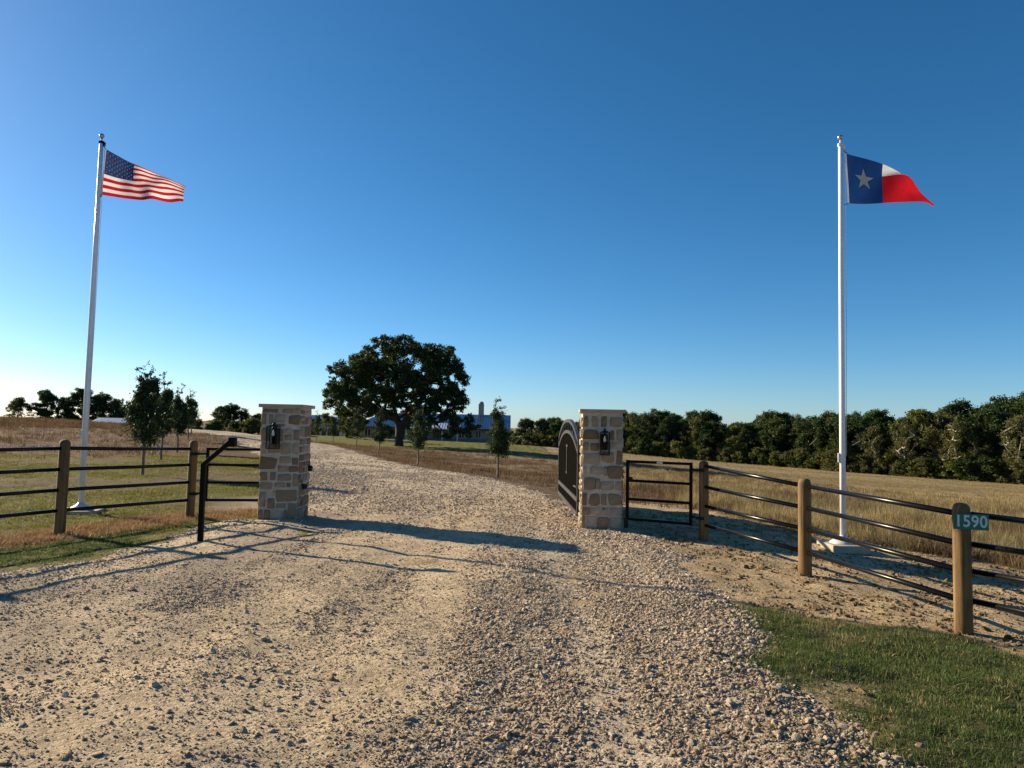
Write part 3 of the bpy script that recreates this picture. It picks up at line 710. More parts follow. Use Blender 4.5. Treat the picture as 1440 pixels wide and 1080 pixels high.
FRONT_L = [(.03,.012,.41,.047),(.53,.012,.80,.045),(.86,.012,.99,.05),(.01,.055,.12,.15),(.20,.06,.29,.145),(.34,.06,.60,.125),(.69,.065,.99,.15),(.34,.145,.60,.165),
 (.01,.175,.22,.295),(.62,.185,.80,.225),(.62,.24,.79,.285),(.27,.19,.57,.30),(.85,.19,.99,.285),(.02,.31,.14,.41),(.19,.315,.50,.40),(.54,.31,.78,.41),(.82,.31,.99,.41),
 (.01,.44,.42,.54),(.50,.43,.77,.49),(.82,.44,.99,.50),(.47,.51,.72,.565),(.75,.515,.99,.565),(.02,.57,.20,.645),(.28,.57,.41,.64),(.47,.585,.80,.645),(.85,.58,.99,.69),
 (.02,.665,.34,.725),(.40,.66,.67,.70),(.71,.66,.80,.70),(.44,.72,.99,.82),(.35,.735,.41,.78),(.01,.745,.19,.875),(.25,.80,.41,.89),(.46,.84,.70,.885),(.75,.835,.97,.985),
 (.01,.90,.13,.985),(.17,.90,.31,.985),(.36,.905,.64,.985),(.67,.90,.73,.985)]
def pillar(x0, y0, w, top, front, label, seed, rz=0.0):
    rnd = random.Random(seed); z0 = min(h(x0, y0), h(x0 + w, y0), h(x0, y0 + w), h(x0 + w, y0 + w)) - .10
    t = thing('stone_pillar', label, 'pillar', (x0 + w / 2, y0 + w / 2, z0), rz)
    Ht = top - z0 - .055; hw = w / 2; base = .06 - 0
    bm = bmesh.new(); add_box(bm, (0, 0, Ht / 2), (w - .012, w - .012, Ht)); link('mortar_core', bm_mesh(bm, 'mortar_core'), M['mortar'], t)
    box('cap', (0, 0, Ht + .0275), (w + .085, w + .085, .055), M['cap'], t, bevel=.008)
    vis = Ht - .10
    for face in range(4):
        a = face * math.pi / 2       # 0 front (-y), 1 right (+x), 2 back, 3 left
        if face == 0: rects = [(f[0] * w, .10 + (1 - f[3]) * vis, f[2] * w, .10 + (1 - f[1]) * vis) for f in front]
        else: rects = [(r_[0], .10 + r_[1], r_[2], .10 + r_[3]) for r_ in auto_rows(w, vis, rnd)]
        for (u0, v0, u1, v1) in rects:
            if u1 - u0 < .02 or v1 - v0 < .02: continue
            me = stone_block(None, u0, v0, u1, v1, .009 + rnd.uniform(0, .020), rnd)
            o = link('stone', me, M['stone'], t)
            uc = (u0 + u1) / 2 - hw; vc = (v0 + v1) / 2; d = hw - .006
            ca, sa = math.cos(a), math.sin(a)
            o.location = (uc * ca + d * sa, uc * sa - d * ca, vc); o.rotation_euler = (0, 0, a)
    box('footing', (0, 0, .055), (w + .10, w + .10, .12), M['concrete'], t, bevel=.01)
    return t
pillar(-4.04, 11.52, .635, 1.885, FRONT_L, 'tan stone pillar at the left side of the gate opening, with a square lantern', 5)
pillar(1.155, 11.35, .645, 1.905, FRONT_R, 'tan stone pillar beside the open arched gate leaf', 9, R(-3.5))

def lantern(x, y, z, label, rz=0, proj=.13, wd=.17, hh=.36):
    t = thing('wall_lantern', label, 'lantern', (x, y, z), rz, 'lanterns on the gate pillars')
    box('backplate', (0, -.012, .20), (.11, .02, .25), M['blackflat'], t, bevel=.004)
    bm = bmesh.new(); yc = -proj; hw = wd / 2
    for sx in (-1, 1):
        for sy in (-1, 1): add_box(bm, (sx * (hw - .006), yc + sy * (hw - .006), hh / 2), (.013, .013, hh))
    for zz in (.006, hh - .006):
        for s in (-1, 1):
            add_box(bm, (0, yc + s * (hw - .006), zz), (wd - .02, .0125, .0125)); add_box(bm, (s * (hw - .006), yc, zz), (.0125, wd - .02, .0125))
    link('cage', bm_mesh(bm, 'cage'), M['blackflat'], t)
    bm = bmesh.new(); add_box(bm, (0, yc, hh + .008), (wd * .62, wd * .62, .014)); add_tube(bm, [(0, yc, hh), (0, yc, hh + .05)], [.03, .012], 10)
    add_tube(bm, [(0, yc, hh + .035), (0, yc * .55, hh + .06), (0, -.02, hh - .03)], .009, 8); link('cap', bm_mesh(bm, 'cap'), M['blackflat'], t)
    for k, (cx, cy, sx, sy) in enumerate([(0, yc - hw + .006, wd - .03, .003), (0, yc + hw - .006, wd - .03, .003), (-hw + .006, yc, .003, wd - .03), (hw - .006, yc, .003, wd - .03)]):
        box('glass_pane', (cx, cy, hh / 2), (sx, sy, hh - .028), M['glass'], t)
    b = lathe('bulb', [(.004, .0), (.013, .004), (.014, .03), (.024, .06), (.033, .09), (.030, .115), (.012, .134), (.002, .138)], M['bulb'], t, 14, (0, yc, .0))
    b.location = (0, 0, hh * .86); b.rotation_euler = (math.pi, 0, 0); b.location = (0, yc * (1 + .68), hh * .86); b.scale = (.68, .68, .8)
    lathe('socket', [(.018, 0), (.018, .05)], M['blackflat'], t, 12, (0, yc, hh * .84))
    return t
lantern(-3.79, 11.50, 1.17, 'black glass box lantern on the left stone pillar')
lantern(1.485, 11.33, 1.185, 'black glass box lantern on the right stone pillar', R(-3.5), .12, .15)

# small gate hardware on the left pillar
ps = thing('photo_eye', 'small round black sensor on the inner side of the left pillar', 'sensor', (-3.405, 12.05, .83))
o = lathe('body', [(.03, 0), (.05, .01), (.05, .05), (.038, .07)], M['blackflat'], ps, 16); o.rotation_euler = (0, math.pi / 2, 0)
lb = thing('gate_catch', 'black steel gate catch bolted to the inner side of the left pillar', 'catch', (-3.405, 11.72, .55))
box('plate', (.012, 0, 0), (.016, .10, .10), M['blackflat'], lb); box('jaw', (.05, .03, 0), (.06, .02, .07), M['blackflat'], lb); box('jaw', (.05, -.03, 0), (.06, .02, .07), M['blackflat'], lb)

# ------------------------------------------------------------------ pipe fences
def fence_post(px, py, parent, top, seed, org):
    rnd = random.Random(seed); r = .073 + rnd.uniform(-.004, .004); z0 = h(px, py) - .25; zt = h(px, py) + top
    lx, ly = rnd.uniform(-.012, .012), rnd.uniform(-.012, .012)
    prof = [(r * 1.03, 0), (r * 1.02, .35), (r, .8), (r * .985, zt - z0 - .07), (r * .93, zt - z0 - .04), (r * .78, zt - z0 - .017), (r * .5, zt - z0 - .004), (r * .1, zt - z0)]
    o = lathe('post', prof, M['wood'], parent, 22); o.location = (px - org[0], py - org[1], z0 - org[2]); o.rotation_euler = (ly, lx, rnd.uniform(0, 6))
    return o
def fence(pts, tops, rz, label, seed, back=()):
    org = Vector((pts[0][0], pts[0][1], h(*pts[0])))
    t = thing('pipe_fence', label, 'fence', org)
    for i, (px, py) in enumerate(pts): fence_post(px, py, t, tops[i], seed + i, org)
    rnd = random.Random(seed)
    for i in range(len(pts) - 1):
        a, b = pts[i], pts[i + 1]; L = math.hypot(b[0] - a[0], b[1] - a[1]); ux, uy = (b[0] - a[0]) / L, (b[1] - a[1]) / L
        for za, zb in zip(rz[i], rz[i + 1]):
            e = .055
            pa = Vector((a[0] + ux * e, a[1] + uy * e, h(*a) + za)) - org; pb = Vector((b[0] - ux * e, b[1] - uy * e, h(*b) + zb)) - org
            sh_ = Vector((-uy, ux, 0)) * (.05 if i in back else 0.0); pa += sh_; pb += sh_; mid = (pa + pb) / 2 + Vector((0, 0, rnd.uniform(-.006, .004)))
            tube('rail', [pa, mid, pb], .0255, M['black'], t, 12)
    return t
fence(FL, [1.26, 1.29, 1.28, 1.28], [[1.12, .86, .575, .285], [1.17, .885, .605, .325], [1.17, .885, .605, .325], [1.17, .885, .605, .325]], 'round wood post fence with four black pipe rails before the green lawn', 31)
fence(FR, [1.185, 1.14, 1.08, 1.08, 1.08], [[1.11, .80, .52, .235], [1.05, .795, .545, .275], [.985, .735, .51, .265], [.985, .735, .51, .265], [.985, .735, .51, .265]], 'round wood post fence with four black pipe rails before the dry field', 41, (2, 3))

def walk_gate(a, b, z0, z1, label, rails, hinge_at_b, post):
    org = Vector((a[0], a[1], h(*a))); t = thing('walk_gate', label, 'gate', org)
    A = Vector((0, 0, 0)); B = Vector((b[0] - a[0], b[1] - a[1], 0)); u = B.normalized(); rot = Matrix.Rotation(math.atan2(u.y, u.x), 3, 'Z'); L = B.length
    for P in (A, B): box('stile', (P.x, P.y, (z0 + z1) / 2), (.045, .045, z1 - z0 + .045), M['blackmatt'], t, rot, .006)
    for z in rails: box('rail', (B.x / 2, B.y / 2, z), (L - .046, .042, .042), M['blackmatt'], t, rot, .006)
    S = B if hinge_at_b else A; s = 1 if hinge_at_b else -1
    Pp = Vector((post[0] - a[0], post[1] - a[1], 0))
    for z in (z0 + .11, z1 - .08):
        tube('hinge', [(S.x, S.y, z), (Pp.x - s * u.x * .03, Pp.y - s * u.y * .03, z)], .016, M['blackflat'], t, 8)
        box('hinge_strap', (Pp.x - s * u.x * .06, Pp.y - s * u.y * .06 - .035, z), (.13, .09, .045), M['blackflat'], t, rot, .006)
    F = A if hinge_at_b else B
    box('latch', (F.x + s * u.x * .04, F.y + s * u.y * .04 - .02, z1 - .27), (.07, .05, .06), M['blackflat'], t, rot, .006)
    return t
wg = walk_gate((1.86, 11.32), (2.745, 10.85), .20, 1.10, 'black tube walk gate between the right pillar and the first wood post', [1.10, .80, .51, .20], True, FR[0])
box('cane_bolt', (-.02, -.02, .14), (.06, .05, .16), M['blackflat'], wg)
box('tag', (.45, -.262, 1.10), (.09, .004, .028), M['sign_white'], wg, Matrix.Rotation(math.atan2(-.47, .885), 3, 'Z'))
walk_gate((-5.02, 11.85), (-4.09, 12.0), .28, 1.12, 'black tube walk gate beside the left stone pillar', [1.12, .86, .57, .28], False, FL[0])

# gooseneck pedestal
kx, ky = -3.99, 9.31
kp = thing('keypad_pedestal', 'black bent steel keypad pedestal standing in the gravel', 'pedestal', (kx, ky, h(kx, ky)))
box('post', (0, 0, .46), (.060, .060, 1.12), M['blackmatt'], kp, bevel=.006)
a = Vector((0, 0, 1.015)); b = Vector((.315, .05, 1.315)); d = (b - a); L = d.length
rot = d.to_track_quat('Z', 'Y').to_matrix()
box('arm', (a + b) / 2, (.058, .056, L + .05), M['blackmatt'], kp, rot, .006)
box('mounting_box', b + Vector((.03, -.005, -.005)), (.085, .10, .125), M['blackmatt'], kp, bevel=.008)

# ------------------------------------------------------------------ arched drive gate, swung open
gx0, gy0, gl = 1.185, 12.32, 4.25
gz = h(gx0, gy0); ge = h(gx0 - .06, gy0 + gl)
gt = thing('drive_gate', 'tall arched black drive gate leaf standing open behind the right pillar', 'gate', (gx0, gy0, gz), R(.6))
def arch(y, lo, hi): t_ = (y / gl - .5) * 2; return lo + (hi - lo) * math.sqrt(max(0, 1 - (t_ * .985) ** 2)) if False else lo + (hi - lo) * (1 - abs(t_) ** 2.2)
def arch_rail(name, lo, hi, w):
    n = 22; bm = bmesh.new(); rows = []
    for i in range(n + 1):
        y = gl * i / n; z = arch(y, lo, hi); rows.append([bm.verts.new((sx * .03, y, z + sz * w / 2)) for sx, sz in ((-1, -1), (1, -1), (1, 1), (-1, 1))])
    for i in range(n):
        for k in range(4): bm.faces.new((rows[i][k], rows[i][(k + 1) % 4], rows[i + 1][(k + 1) % 4], rows[i + 1][k]))
    bm.faces.new(rows[0]); bm.faces.new(rows[-1][::-1]); bmesh.ops.recalc_face_normals(bm, faces=bm.faces[:])
    return link(name, bm_mesh(bm, name), M['gate_rail'], gt)
arch_rail('arch_rail', 1.36, 1.75, .062); arch_rail('arch_rail', 1.17, 1.53, .062)
for y in (.028, gl - .028): box('stile', (0, y, .74), (.058, .056, 1.25), M['gate_rail'], gt)
box('bottom_rail', (0, gl / 2, .125), (.064, gl - .115, .07), M['gate_rail'], gt); box('lock_rail', (0, gl / 2, .37), (.064, gl - .115, .075), M['gate_rail'], gt)
nb = 26
for i in range(nb):
    y = .06 + (gl - .12) * (i + .5) / nb; w = (gl - .12) / nb - .008
    zt = arch(y, 1.17, 1.53) - .032
    box('board', (0, y, (.41 + zt) / 2), (.024, w, zt - .41), M['gate_board'], gt); box('board', (0, y, .2465), (.024, w, .17), M['gate_board'], gt)
for i in range(1, 8):
    y = gl * i / 8; z0, z1 = arch(y, 1.17, 1.53) + .031, arch(y, 1.36, 1.75) - .031
    box('picket', (0, y, (z0 + z1) / 2), (.022, .022, z1 - z0), M['gate_rail'], gt)
bm = bmesh.new()
add_box(bm, (-.022, gl / 2, .98), (.016, .075, .50)); add_box(bm, (-.022, gl / 2, 1.245), (.0165, .30, .045)); add_box(bm, (-.022, gl / 2, .71), (.0165, .22, .04))
link('emblem', bm_mesh(bm, 'emblem'), M['gate_rail'], gt)
tube('operator_arm', [(-.02, .62, .56), (.05, -.1, .56)], .018, M['gate_rail'], gt)
for z in (.3, 1.05): box('hinge', (.0, -.05, z), (.05, .10, .06), M['blackflat'], gt)

# ------------------------------------------------------------------ flagpoles and flags
def flagpole(x, y, ht, label, r0, r1, slab, lean=0):
    z0 = h(x, y)
    sl = box('concrete_slab', (x, y, z0 + slab[2] / 2 - .06), (slab[0], slab[1], slab[2] + .12 - .0), M['concrete'], rot=Matrix.Rotation(R(slab[3]), 3, 'Z'), bevel=.012)
    tag(sl, slab[4], 'concrete slab')
    zt = z0 + slab[2]
    t = thing('flagpole', label, 'flagpole', (x, y, zt))
    lathe('pole', [(r0, 0), (r0, ht * .35), ((r0 + r1) / 2, ht * .7), (r1, ht)], M['pole'], t, 24)
    lathe('base_collar', [(.19, 0), (.188, .012), (.13, .05), (.07, .085), (r0 + .006, .10), (r0 + .004, .12)], M['alu'], t, 28)
    bm = bmesh.new(); add_box(bm, (0, 0, ht + .02), (.075, .05, .05), bevel=.008); add_box(bm, (.045, 0, ht - .01), (.05, .03, .07), bevel=.008); add_tube(bm, [(0, 0, ht + .03), (0, 0, ht + .10)], .012, 8)
    link('truck', bm_mesh(bm, 'truck'), M['blackflat'] if x < 0 else M['pole'], t)
    n = 10; lathe('ball', [(.042 * math.sin(math.pi * (k + .2) / (n + .4)), ht + .135 - .042 * math.cos(math.pi * (k + .2) / (n + .4))) for k in range(n + 1)], M['ball'], t, 20)
    tube('halyard', [(r1 + .035, -.01, ht - .02), (r0 + .022, -.02, ht * .55), (r0 + .01, -.01, 1.28)], .004, M['rope'], t, 6)
    box('cleat', (-(r0 + .012), 0, 1.25), (.03, .02, .14), M['alu'], t, bevel=.006)
    return t, zt
PLx, PLy, PRx, PRy = -7.17, 12.01, 4.93, 10.60
_, zL = flagpole(PLx, PLy, 6.26, 'white flagpole flying the striped flag behind the left fence', .046, .033, (.62, .55, .05, 12, 'low square concrete pad under the left flagpole'))
_, zR = flagpole(PRx, PRy, 5.98, 'white flagpole flying the single star flag behind the right fence', .042, .032, (.54, .54, .10, 3, 'raised square concrete pad under the right flagpole'))

def curve(pts, u):
    xs = [p[0] for p in pts]
    return float(np.interp(u, xs, [p[1] for p in pts])), float(np.interp(u, xs, [p[2] for p in pts]))
def cm(pts, u):      # smooth interpolation through (u, x, z)
    n = len(pts); i = max(0, min(n - 2, next((k for k in range(n - 1) if u <= pts[k + 1][0]), n - 2)))
    p0 = pts[max(i - 1, 0)]; p1 = pts[i]; p2 = pts[i + 1]; p3 = pts[min(i + 2, n - 1)]; t = (u - p1[0]) / (p2[0] - p1[0]); o = []
    for k in (1, 2):
        m1 = (p2[k] - p0[k]) / max(1e-6, p2[0] - p0[0]) * (p2[0] - p1[0]); m2 = (p3[k] - p1[k]) / max(1e-6, p3[0] - p1[0]) * (p2[0] - p1[0])
        o.append((2 * t**3 - 3 * t**2 + 1) * p1[k] + (t**3 - 2 * t**2 + t) * m1 + (-2 * t**3 + 3 * t**2) * p2[k] + (t**3 - t**2) * m2)
    return o
def patch(name, S, u0, u1, v0, v1, nu, nv, mat, parent):
    V = []
    for j in range(nv + 1):
        for i in range(nu + 1): V.append(S(u0 + (u1 - u0) * i / nu, v0 + (v1 - v0) * j / nv))
    return link(name, np_mesh(name, V, grid_quads(nu + 1, nv + 1), smooth=True), mat, parent)
def star_pts(cu, cv, ru, rv, rot=0):
    P = []
    for k in range(10):
        a = math.pi / 2 + k * math.pi / 5 + rot; r = 1 if k % 2 == 0 else .40
        P.append((cu + ru * r * math.cos(a), cv + rv * r * math.sin(a)))
    return P
def add_star(V, T, S, cu, cv, ru, rv, off, sub=1):
    for s in (-1, 1):
        b = len(V); N = 10; P = star_pts(cu, cv, ru, rv)
        c = S(cu, cv); V.append((c[0], c[1] + s * off, c[2]))
        for lev in range(1, sub + 1):
            f = lev / sub
            for (pu, pv) in P:
                q = S(cu + (pu - cu) * f, cv + (pv - cv) * f); V.append((q[0], q[1] + s * off, q[2]))
        for k in range(N): T.append((b, b + 1 + k, b + 1 + (k + 1) % N))
        for lev in range(1, sub):
            o0 = b + 1 + (lev - 1) * N; o1 = o0 + N
            for k in range(N):
                n = (k + 1) % N; T.append((o0 + k, o1 + k, o1 + n)); T.append((o0 + k, o1 + n, o0 + n))

# stripes: offsets in metres from the pole foot line, v from the lower to the upper edge
T1 = [(0, .078, 6.17), (.18, .30, 6.05), (.42, .62, 5.895), (.7, .98, 5.775), (.92, 1.24, 5.70), (1, 1.335, 5.655)]
B1 = [(0, .055, 5.36), (.2, .32, 5.335), (.45, .66, 5.29), (.75, 1.08, 5.26), (1, 1.45, 5.275)]
def S_us(u, v):
    xt, zt = cm(T1, u); xb, zb = cm(B1, u)
    k = 1 + 1.0 * u * u; w = 1 - (1 - v) ** k
    x = xb + (xt - xb) * w; z = zb + (zt - zb) * w
    y = .10 * math.sin(u * 7.0 + v * 1.3) * (.25 + u) + .035 * math.sin(u * 17 - v * 4) * u + .28 * u * u * v * v + .016 * math.sin(v * 9 + u * 24) * u
    z += .010 * math.sin(u * 21 + v * 5) * u
    return (x, y, z)
us = thing('striped_flag', 'red and white striped flag with a starry blue canton, flying from the left pole', 'flag', (PLx, PLy, zL))
for i in range(13):
    m = M['flag_red'] if i % 2 == 0 else M['flag_white']; u0 = .4 if i >= 6 else 0.0
    patch('stripe', S_us, u0, 1, i / 13, (i + 1) / 13, int(28 * (1 - u0)) + 1, 2, m, us)
ca = patch('canton', S_us, 0, .4, 6 / 13, 1, 14, 12, M['flag_blue'], us)
V, T = [], []
for r_ in range(9):
    for c_ in range(6 if r_ % 2 == 0 else 5):
        cu = .4 * ((c_ + 1) / 6 - (1 / 12 if r_ % 2 == 0 else 0)) ; cv = 6 / 13 + 7 / 13 * (r_ + 1) / 10
        add_star(V, T, S_us, cu, cv, .0165, .031, .006)
st = link('stars', np_mesh('stars', V, tris=T), M['flag_white'], ca); st['kind'] = 'stuff'
hd = patch('header', S_us, -.018, 0, 0, 1, 1, 12, M['flag_grey'], us)
tube('snap_hook', [(.05, -.005, 6.21), (.078, 0, 6.165)], .007, M['blackflat'], us, 6); tube('snap_hook', [(.045, -.005, 5.32), (.055, 0, 5.365)], .007, M['blackflat'], us, 6)

T2 = [(0, .10, 5.88), (.2, .36, 5.80), (.38, .66, 5.69), (.52, .87, 5.595), (.66, 1.05, 5.485), (.84, 1.25, 5.30), (1, 1.45, 5.13)]
B2 = [(0, .135, 5.10), (.38, .66, 5.11), (.7, 1.08, 5.13), (.9, 1.33, 5.13), (1, 1.455, 5.105)]
MID2 = [(0, .0, .50), (.36, 0, .70), (.48, 0, .83), (.60, 0, .97), (.7, 0, 1.0), (1, 0, 1.0)]
def S_tx(u, v):
    xt, zt = cm(T2, u); xb, zb = cm(B2, u); m = cm(MID2, u)[1]
    blend = min(1, max(0, (u - .30) / .06)); m = .5 * (1 - blend) + min(1, m) * blend
    w = v / .5 * m if v < .5 else m + (1 - m) * (v - .5) / .5
    x = xb + (xt - xb) * w; z = zb + (zt - zb) * w
    back = max(0, u - .40) * max(0, v - .5) * .14
    y = .07 * math.sin(u * 6.5 + .8 + v * .8) * (.2 + u) + .022 * math.sin(u * 13 - v * 5) * (.3 + u) + back
    if u > .5 and v > .5: z -= (v - .5) * 2 * min(1, (u - .5) * 4) * .05 * (zt - zb)
    return (x, y, z)
tx = thing('single_star_flag', 'blue, white and red flag with one large star, flying from the right pole', 'flag', (PRx, PRy, zR))
bl = patch('hoist_band', S_tx, 0, .36, 0, 1, 14, 14, M['flag_blue2'], tx)
patch('upper_band', S_tx, .36, .82, .5, 1, 16, 8, M['flag_white'], tx); patch('lower_band', S_tx, .36, 1, 0, .5, 20, 8, M['flag_red'], tx)
V, T = [], []; add_star(V, T, S_tx, .180, .52, .105, .235, .009, 5)
link('star', np_mesh('star', V, tris=T), M['flag_grey'], bl)
def S_hd(u, v):
    p = S_tx(0, v); return (p[0] - .028 * (1 - u) , p[1], p[2])
patch('header', S_hd, 0, 1, 0, 1, 1, 12, M['flag_grey'], tx)
tube('snap_hook', [(.05, 0, 5.91), (.10, 0, 5.875)], .006, M['blackflat'], tx, 6); tube('snap_hook', [(.05, -.005, 5.07), (.12, 0, 5.10)], .006, M['blackflat'], tx, 6)

# ------------------------------------------------------------------ house number sign
px, py = FR[2]; pz = h(px, py)
sg = thing('house_number_sign', 'green plate reading 1590 in white, screwed to a wood fence post', 'sign', (px + .008, py - .105, pz + .868), R(-18))
box('plate', (0, 0, .065), (.258, .004, .130), M['sign_green'], sg, bevel=.0015)
fc = bpy.data.curves.new('number', 'FONT'); fc.body = '1590'; fc.size = .135; fc.align_x = 'CENTER'; fc.align_y = 'CENTER'; fc.extrude = .0008; fc.offset = .0026; fc.space_character = 1.05
fo = bpy.data.objects.new('number_tmp', fc); COL.objects.link(fo); dg = bpy.context.evaluated_depsgraph_get()
nm = bpy.data.meshes.new_from_object(fo.evaluated_get(dg)); bpy.data.objects.remove(fo)
no = link('number', nm, M['sign_white'], sg); no.location = (0, -.0033, .065); no.rotation_euler = (R(90), 0, 0); no.scale = (.86, 1, 1)

# ------------------------------------------------------------------ trees
def leaves(name, pos, size, rng, mat, parent, up=.25, asp=.5):
    n = len(pos); t = rng.normal(0, 1, (n, 3)); t /= np.linalg.norm(t, axis=1, keepdims=True)
    q = rng.normal(0, 1, (n, 3)); s = np.cross(t, q); s /= np.linalg.norm(s, axis=1, keepdims=True)
    L = (size * rng.uniform(.6, 1.35, n))[:, None]; W = L * asp * rng.uniform(.8, 1.2, (n, 1))
    nrm = np.cross(t, s); b = nrm * L * .12
    V = np.stack([pos - t * L, pos + s * W + b, pos + t * L, pos - s * W + b], 1).reshape(-1, 3)
    return link(name, np_mesh(name, V, np.arange(4 * n).reshape(-1, 4)), mat, parent)
def branches(name, nodes, par, rad, mat, parent, seg=6):
    V = []; Q = []
    nodes = np.asarray(nodes)
    for i, p in enumerate(par):
        if p < 0: continue
        a, b = nodes[p], nodes[i]; t = b - a; L = np.linalg.norm(t)
        if L < 1e-5: continue
        t = t / L; o = np.cross(t, (0.3, .9, .1)); o /= np.linalg.norm(o); w = np.cross(t, o); k0 = len(V)
        ra = min(rad[p], rad[i] * 1.6)
        for c, r in ((a, ra), (b, rad[i])):
            for k in range(seg):
                an = 2 * math.pi * k / seg; V.append(c + (o * math.cos(an) + w * math.sin(an)) * r)
        for k in range(seg): Q.append((k0 + k, k0 + (k + 1) % seg, k0 + seg + (k + 1) % seg, k0 + seg + k))
    return link(name, np_mesh(name, np.array(V), Q, smooth=True), mat, parent)
def skeleton(stem, stem_par, targets, rng, tip, gnarl=.12, expo=2.35, stem_min=1, low=.0):
    nodes = [np.array(p, float) for p in stem]; par = list(stem_par)
    order = np.argsort([np.linalg.norm(np.array(t) - nodes[min(stem_min, len(nodes) - 1)]) for t in targets])
    ends = []
    for k in order:
        tg = np.array(targets[k], float); N = np.array(nodes); d = tg - N
        dist = np.linalg.norm(d, axis=1) + np.where(d[:, 2] < low * np.abs(d[:, 2] + 1e-6), .6 * np.abs(d[:, 2]), 0); dist[:stem_min] += 1e6
        j = int(np.argmin(dist)); a = nodes[j]; L = np.linalg.norm(tg - a); m = max(1, min(4, int(L / 1.0) + 1)); pj = j
        side = rng.normal(0, 1, 3) * gnarl * L
        for s in range(1, m + 1):
            f = s / m; p = a + (tg - a) * f + side * math.sin(math.pi * f) + np.array([0, 0, -.06 * L * math.sin(math.pi * f)])
            nodes.append(p); par.append(pj); pj = len(nodes) - 1
        ends.append(pj)
    n = len(nodes); acc = np.zeros(n)
    rad = np.zeros(n); ch = [[] for _ in range(n)]
    for i, p in enumerate(par):
        if p >= 0: ch[p].append(i)
    for i in range(n - 1, -1, -1):
        acc[i] = tip ** expo if not ch[i] else sum(acc[c] for c in ch[i]); rad[i] = acc[i] ** (1 / expo)
    return nodes, par, rad
def puff_leaves(puffs, per, rng, flat=.8, shell=.45):
    out = []
    for (c, r) in puffs:
        n = max(6, int(per * r ** 2)); d = rng.normal(0, 1, (n, 3)); d /= np.linalg.norm(d, axis=1, keepdims=True)
        rr = r * (shell + (1 - shell) * rng.uniform(0, 1, n) ** .6) * rng.uniform(.75, 1.12, n)
        sub = rng.integers(0, 5, n)
        out.append(np.array(c) + d * rr[:, None] * np.array([1, 1, flat]))
    return np.concatenate(out)

# the great oak on the lawn
rg2 = rng_of(77)
OX, OY = -13.39, 85.0
oak = thing('oak_tree', 'huge dark spreading oak standing on the lawn in front of the house', 'tree', (OX, OY, h(OX, OY) - .1))
PUF = [(550,487,20),(520,497,20),(495,513,17),(575,484,17),(535,482,13),(600,493,16),(622,491,17),(636,508,15),(640,532,14),(480,532,15),(468,548,11),(487,553,15),(510,536,19),(540,517,22),(570,515,20),(600,526,20),(618,545,16),
       (640,552,13),(651,560,11),(508,568,15),(492,572,12),(534,552,17),(602,566,14),(625,574,13),(644,584,13),(660,583,9),(578,548,13),(657,600,7),(505,586,9),(556,540,13),(590,590,9),(470,533,8),(632,597,8),(614,505,12),(520,518,16),(530,574,12),(560,562,12),(586,570,11),(548,580,9),(516,560,14),(575,530,16),(590,548,13),(606,590,9),(588,486,13),(610,489,12),(478,517,12),(472,561,10),(486,577,11),(560,500,18),(598,508,16),(505,522,15),(527,536,15),(546,546,14),(590,522,15),(622,522,14),(612,553,14),(632,543,13),(505,553,14),(525,505,15),(480,545,12)]
puffs = []
for (px_, py_, r_) in PUF:
    cx, cz, rr = (px_ - 561) * .0855, (627 - py_ - 4) * .0855, r_ * .0855
    ext = max(.6, 6.2 * math.sqrt(max(.03, 1 - (cx / 9.2) ** 2)) * (1 - .25 * max(0, (cz - 8) / 6)))
    for k in range(3):
        puffs.append(((cx + rg2.normal(0, .35), (k - 1) * ext * rg2.uniform(.55, 1.0) if k != 1 else rg2.normal(0, 1.2), cz + rg2.normal(0, .3) - .4 * abs(k - 1)), rr * rg2.uniform(.85, 1.12)))
small = []
for c, r in puffs:
    for k in range(8):
        d = rg2.normal(0, 1, 3); d /= np.linalg.norm(d); small.append((np.array(c) + d * r * .72 * np.array([1, 1, .75]), r * rg2.uniform(.34, .52)))
stem = [(0, 0, -.3), (.05, 0, .8), (.1, 0, 2.0), (-.3, .1, 3.6), (-.9, .1, 5.2), (-1.4, 0, 7.2), (1.2, -.2, 3.6), (2.2, -.3, 5.0), (3.3, -.3, 6.6), (-2.2, .4, 4.6), (-3.6, .3, 6.0), (.2, .3, 6.0), (.6, .3, 8.6)]
spar = [-1, 0, 1, 2, 3, 4, 2, 6, 7, 3, 9, 4, 11]
nodes, par, rad = skeleton(stem, spar, [p[0] for p in puffs], rg2, .085, .10, 2.15, 2)
rad = rad * .80; rad[0] = rad[1] * 1.45
branches('trunk', nodes, par, rad, M['bark'], oak, 9)
pos = puff_leaves(small, 330, rg2, .72, .1)
leaves('crown', pos, .122, rg2, M['leaf_oak'], oak, asp=.55)

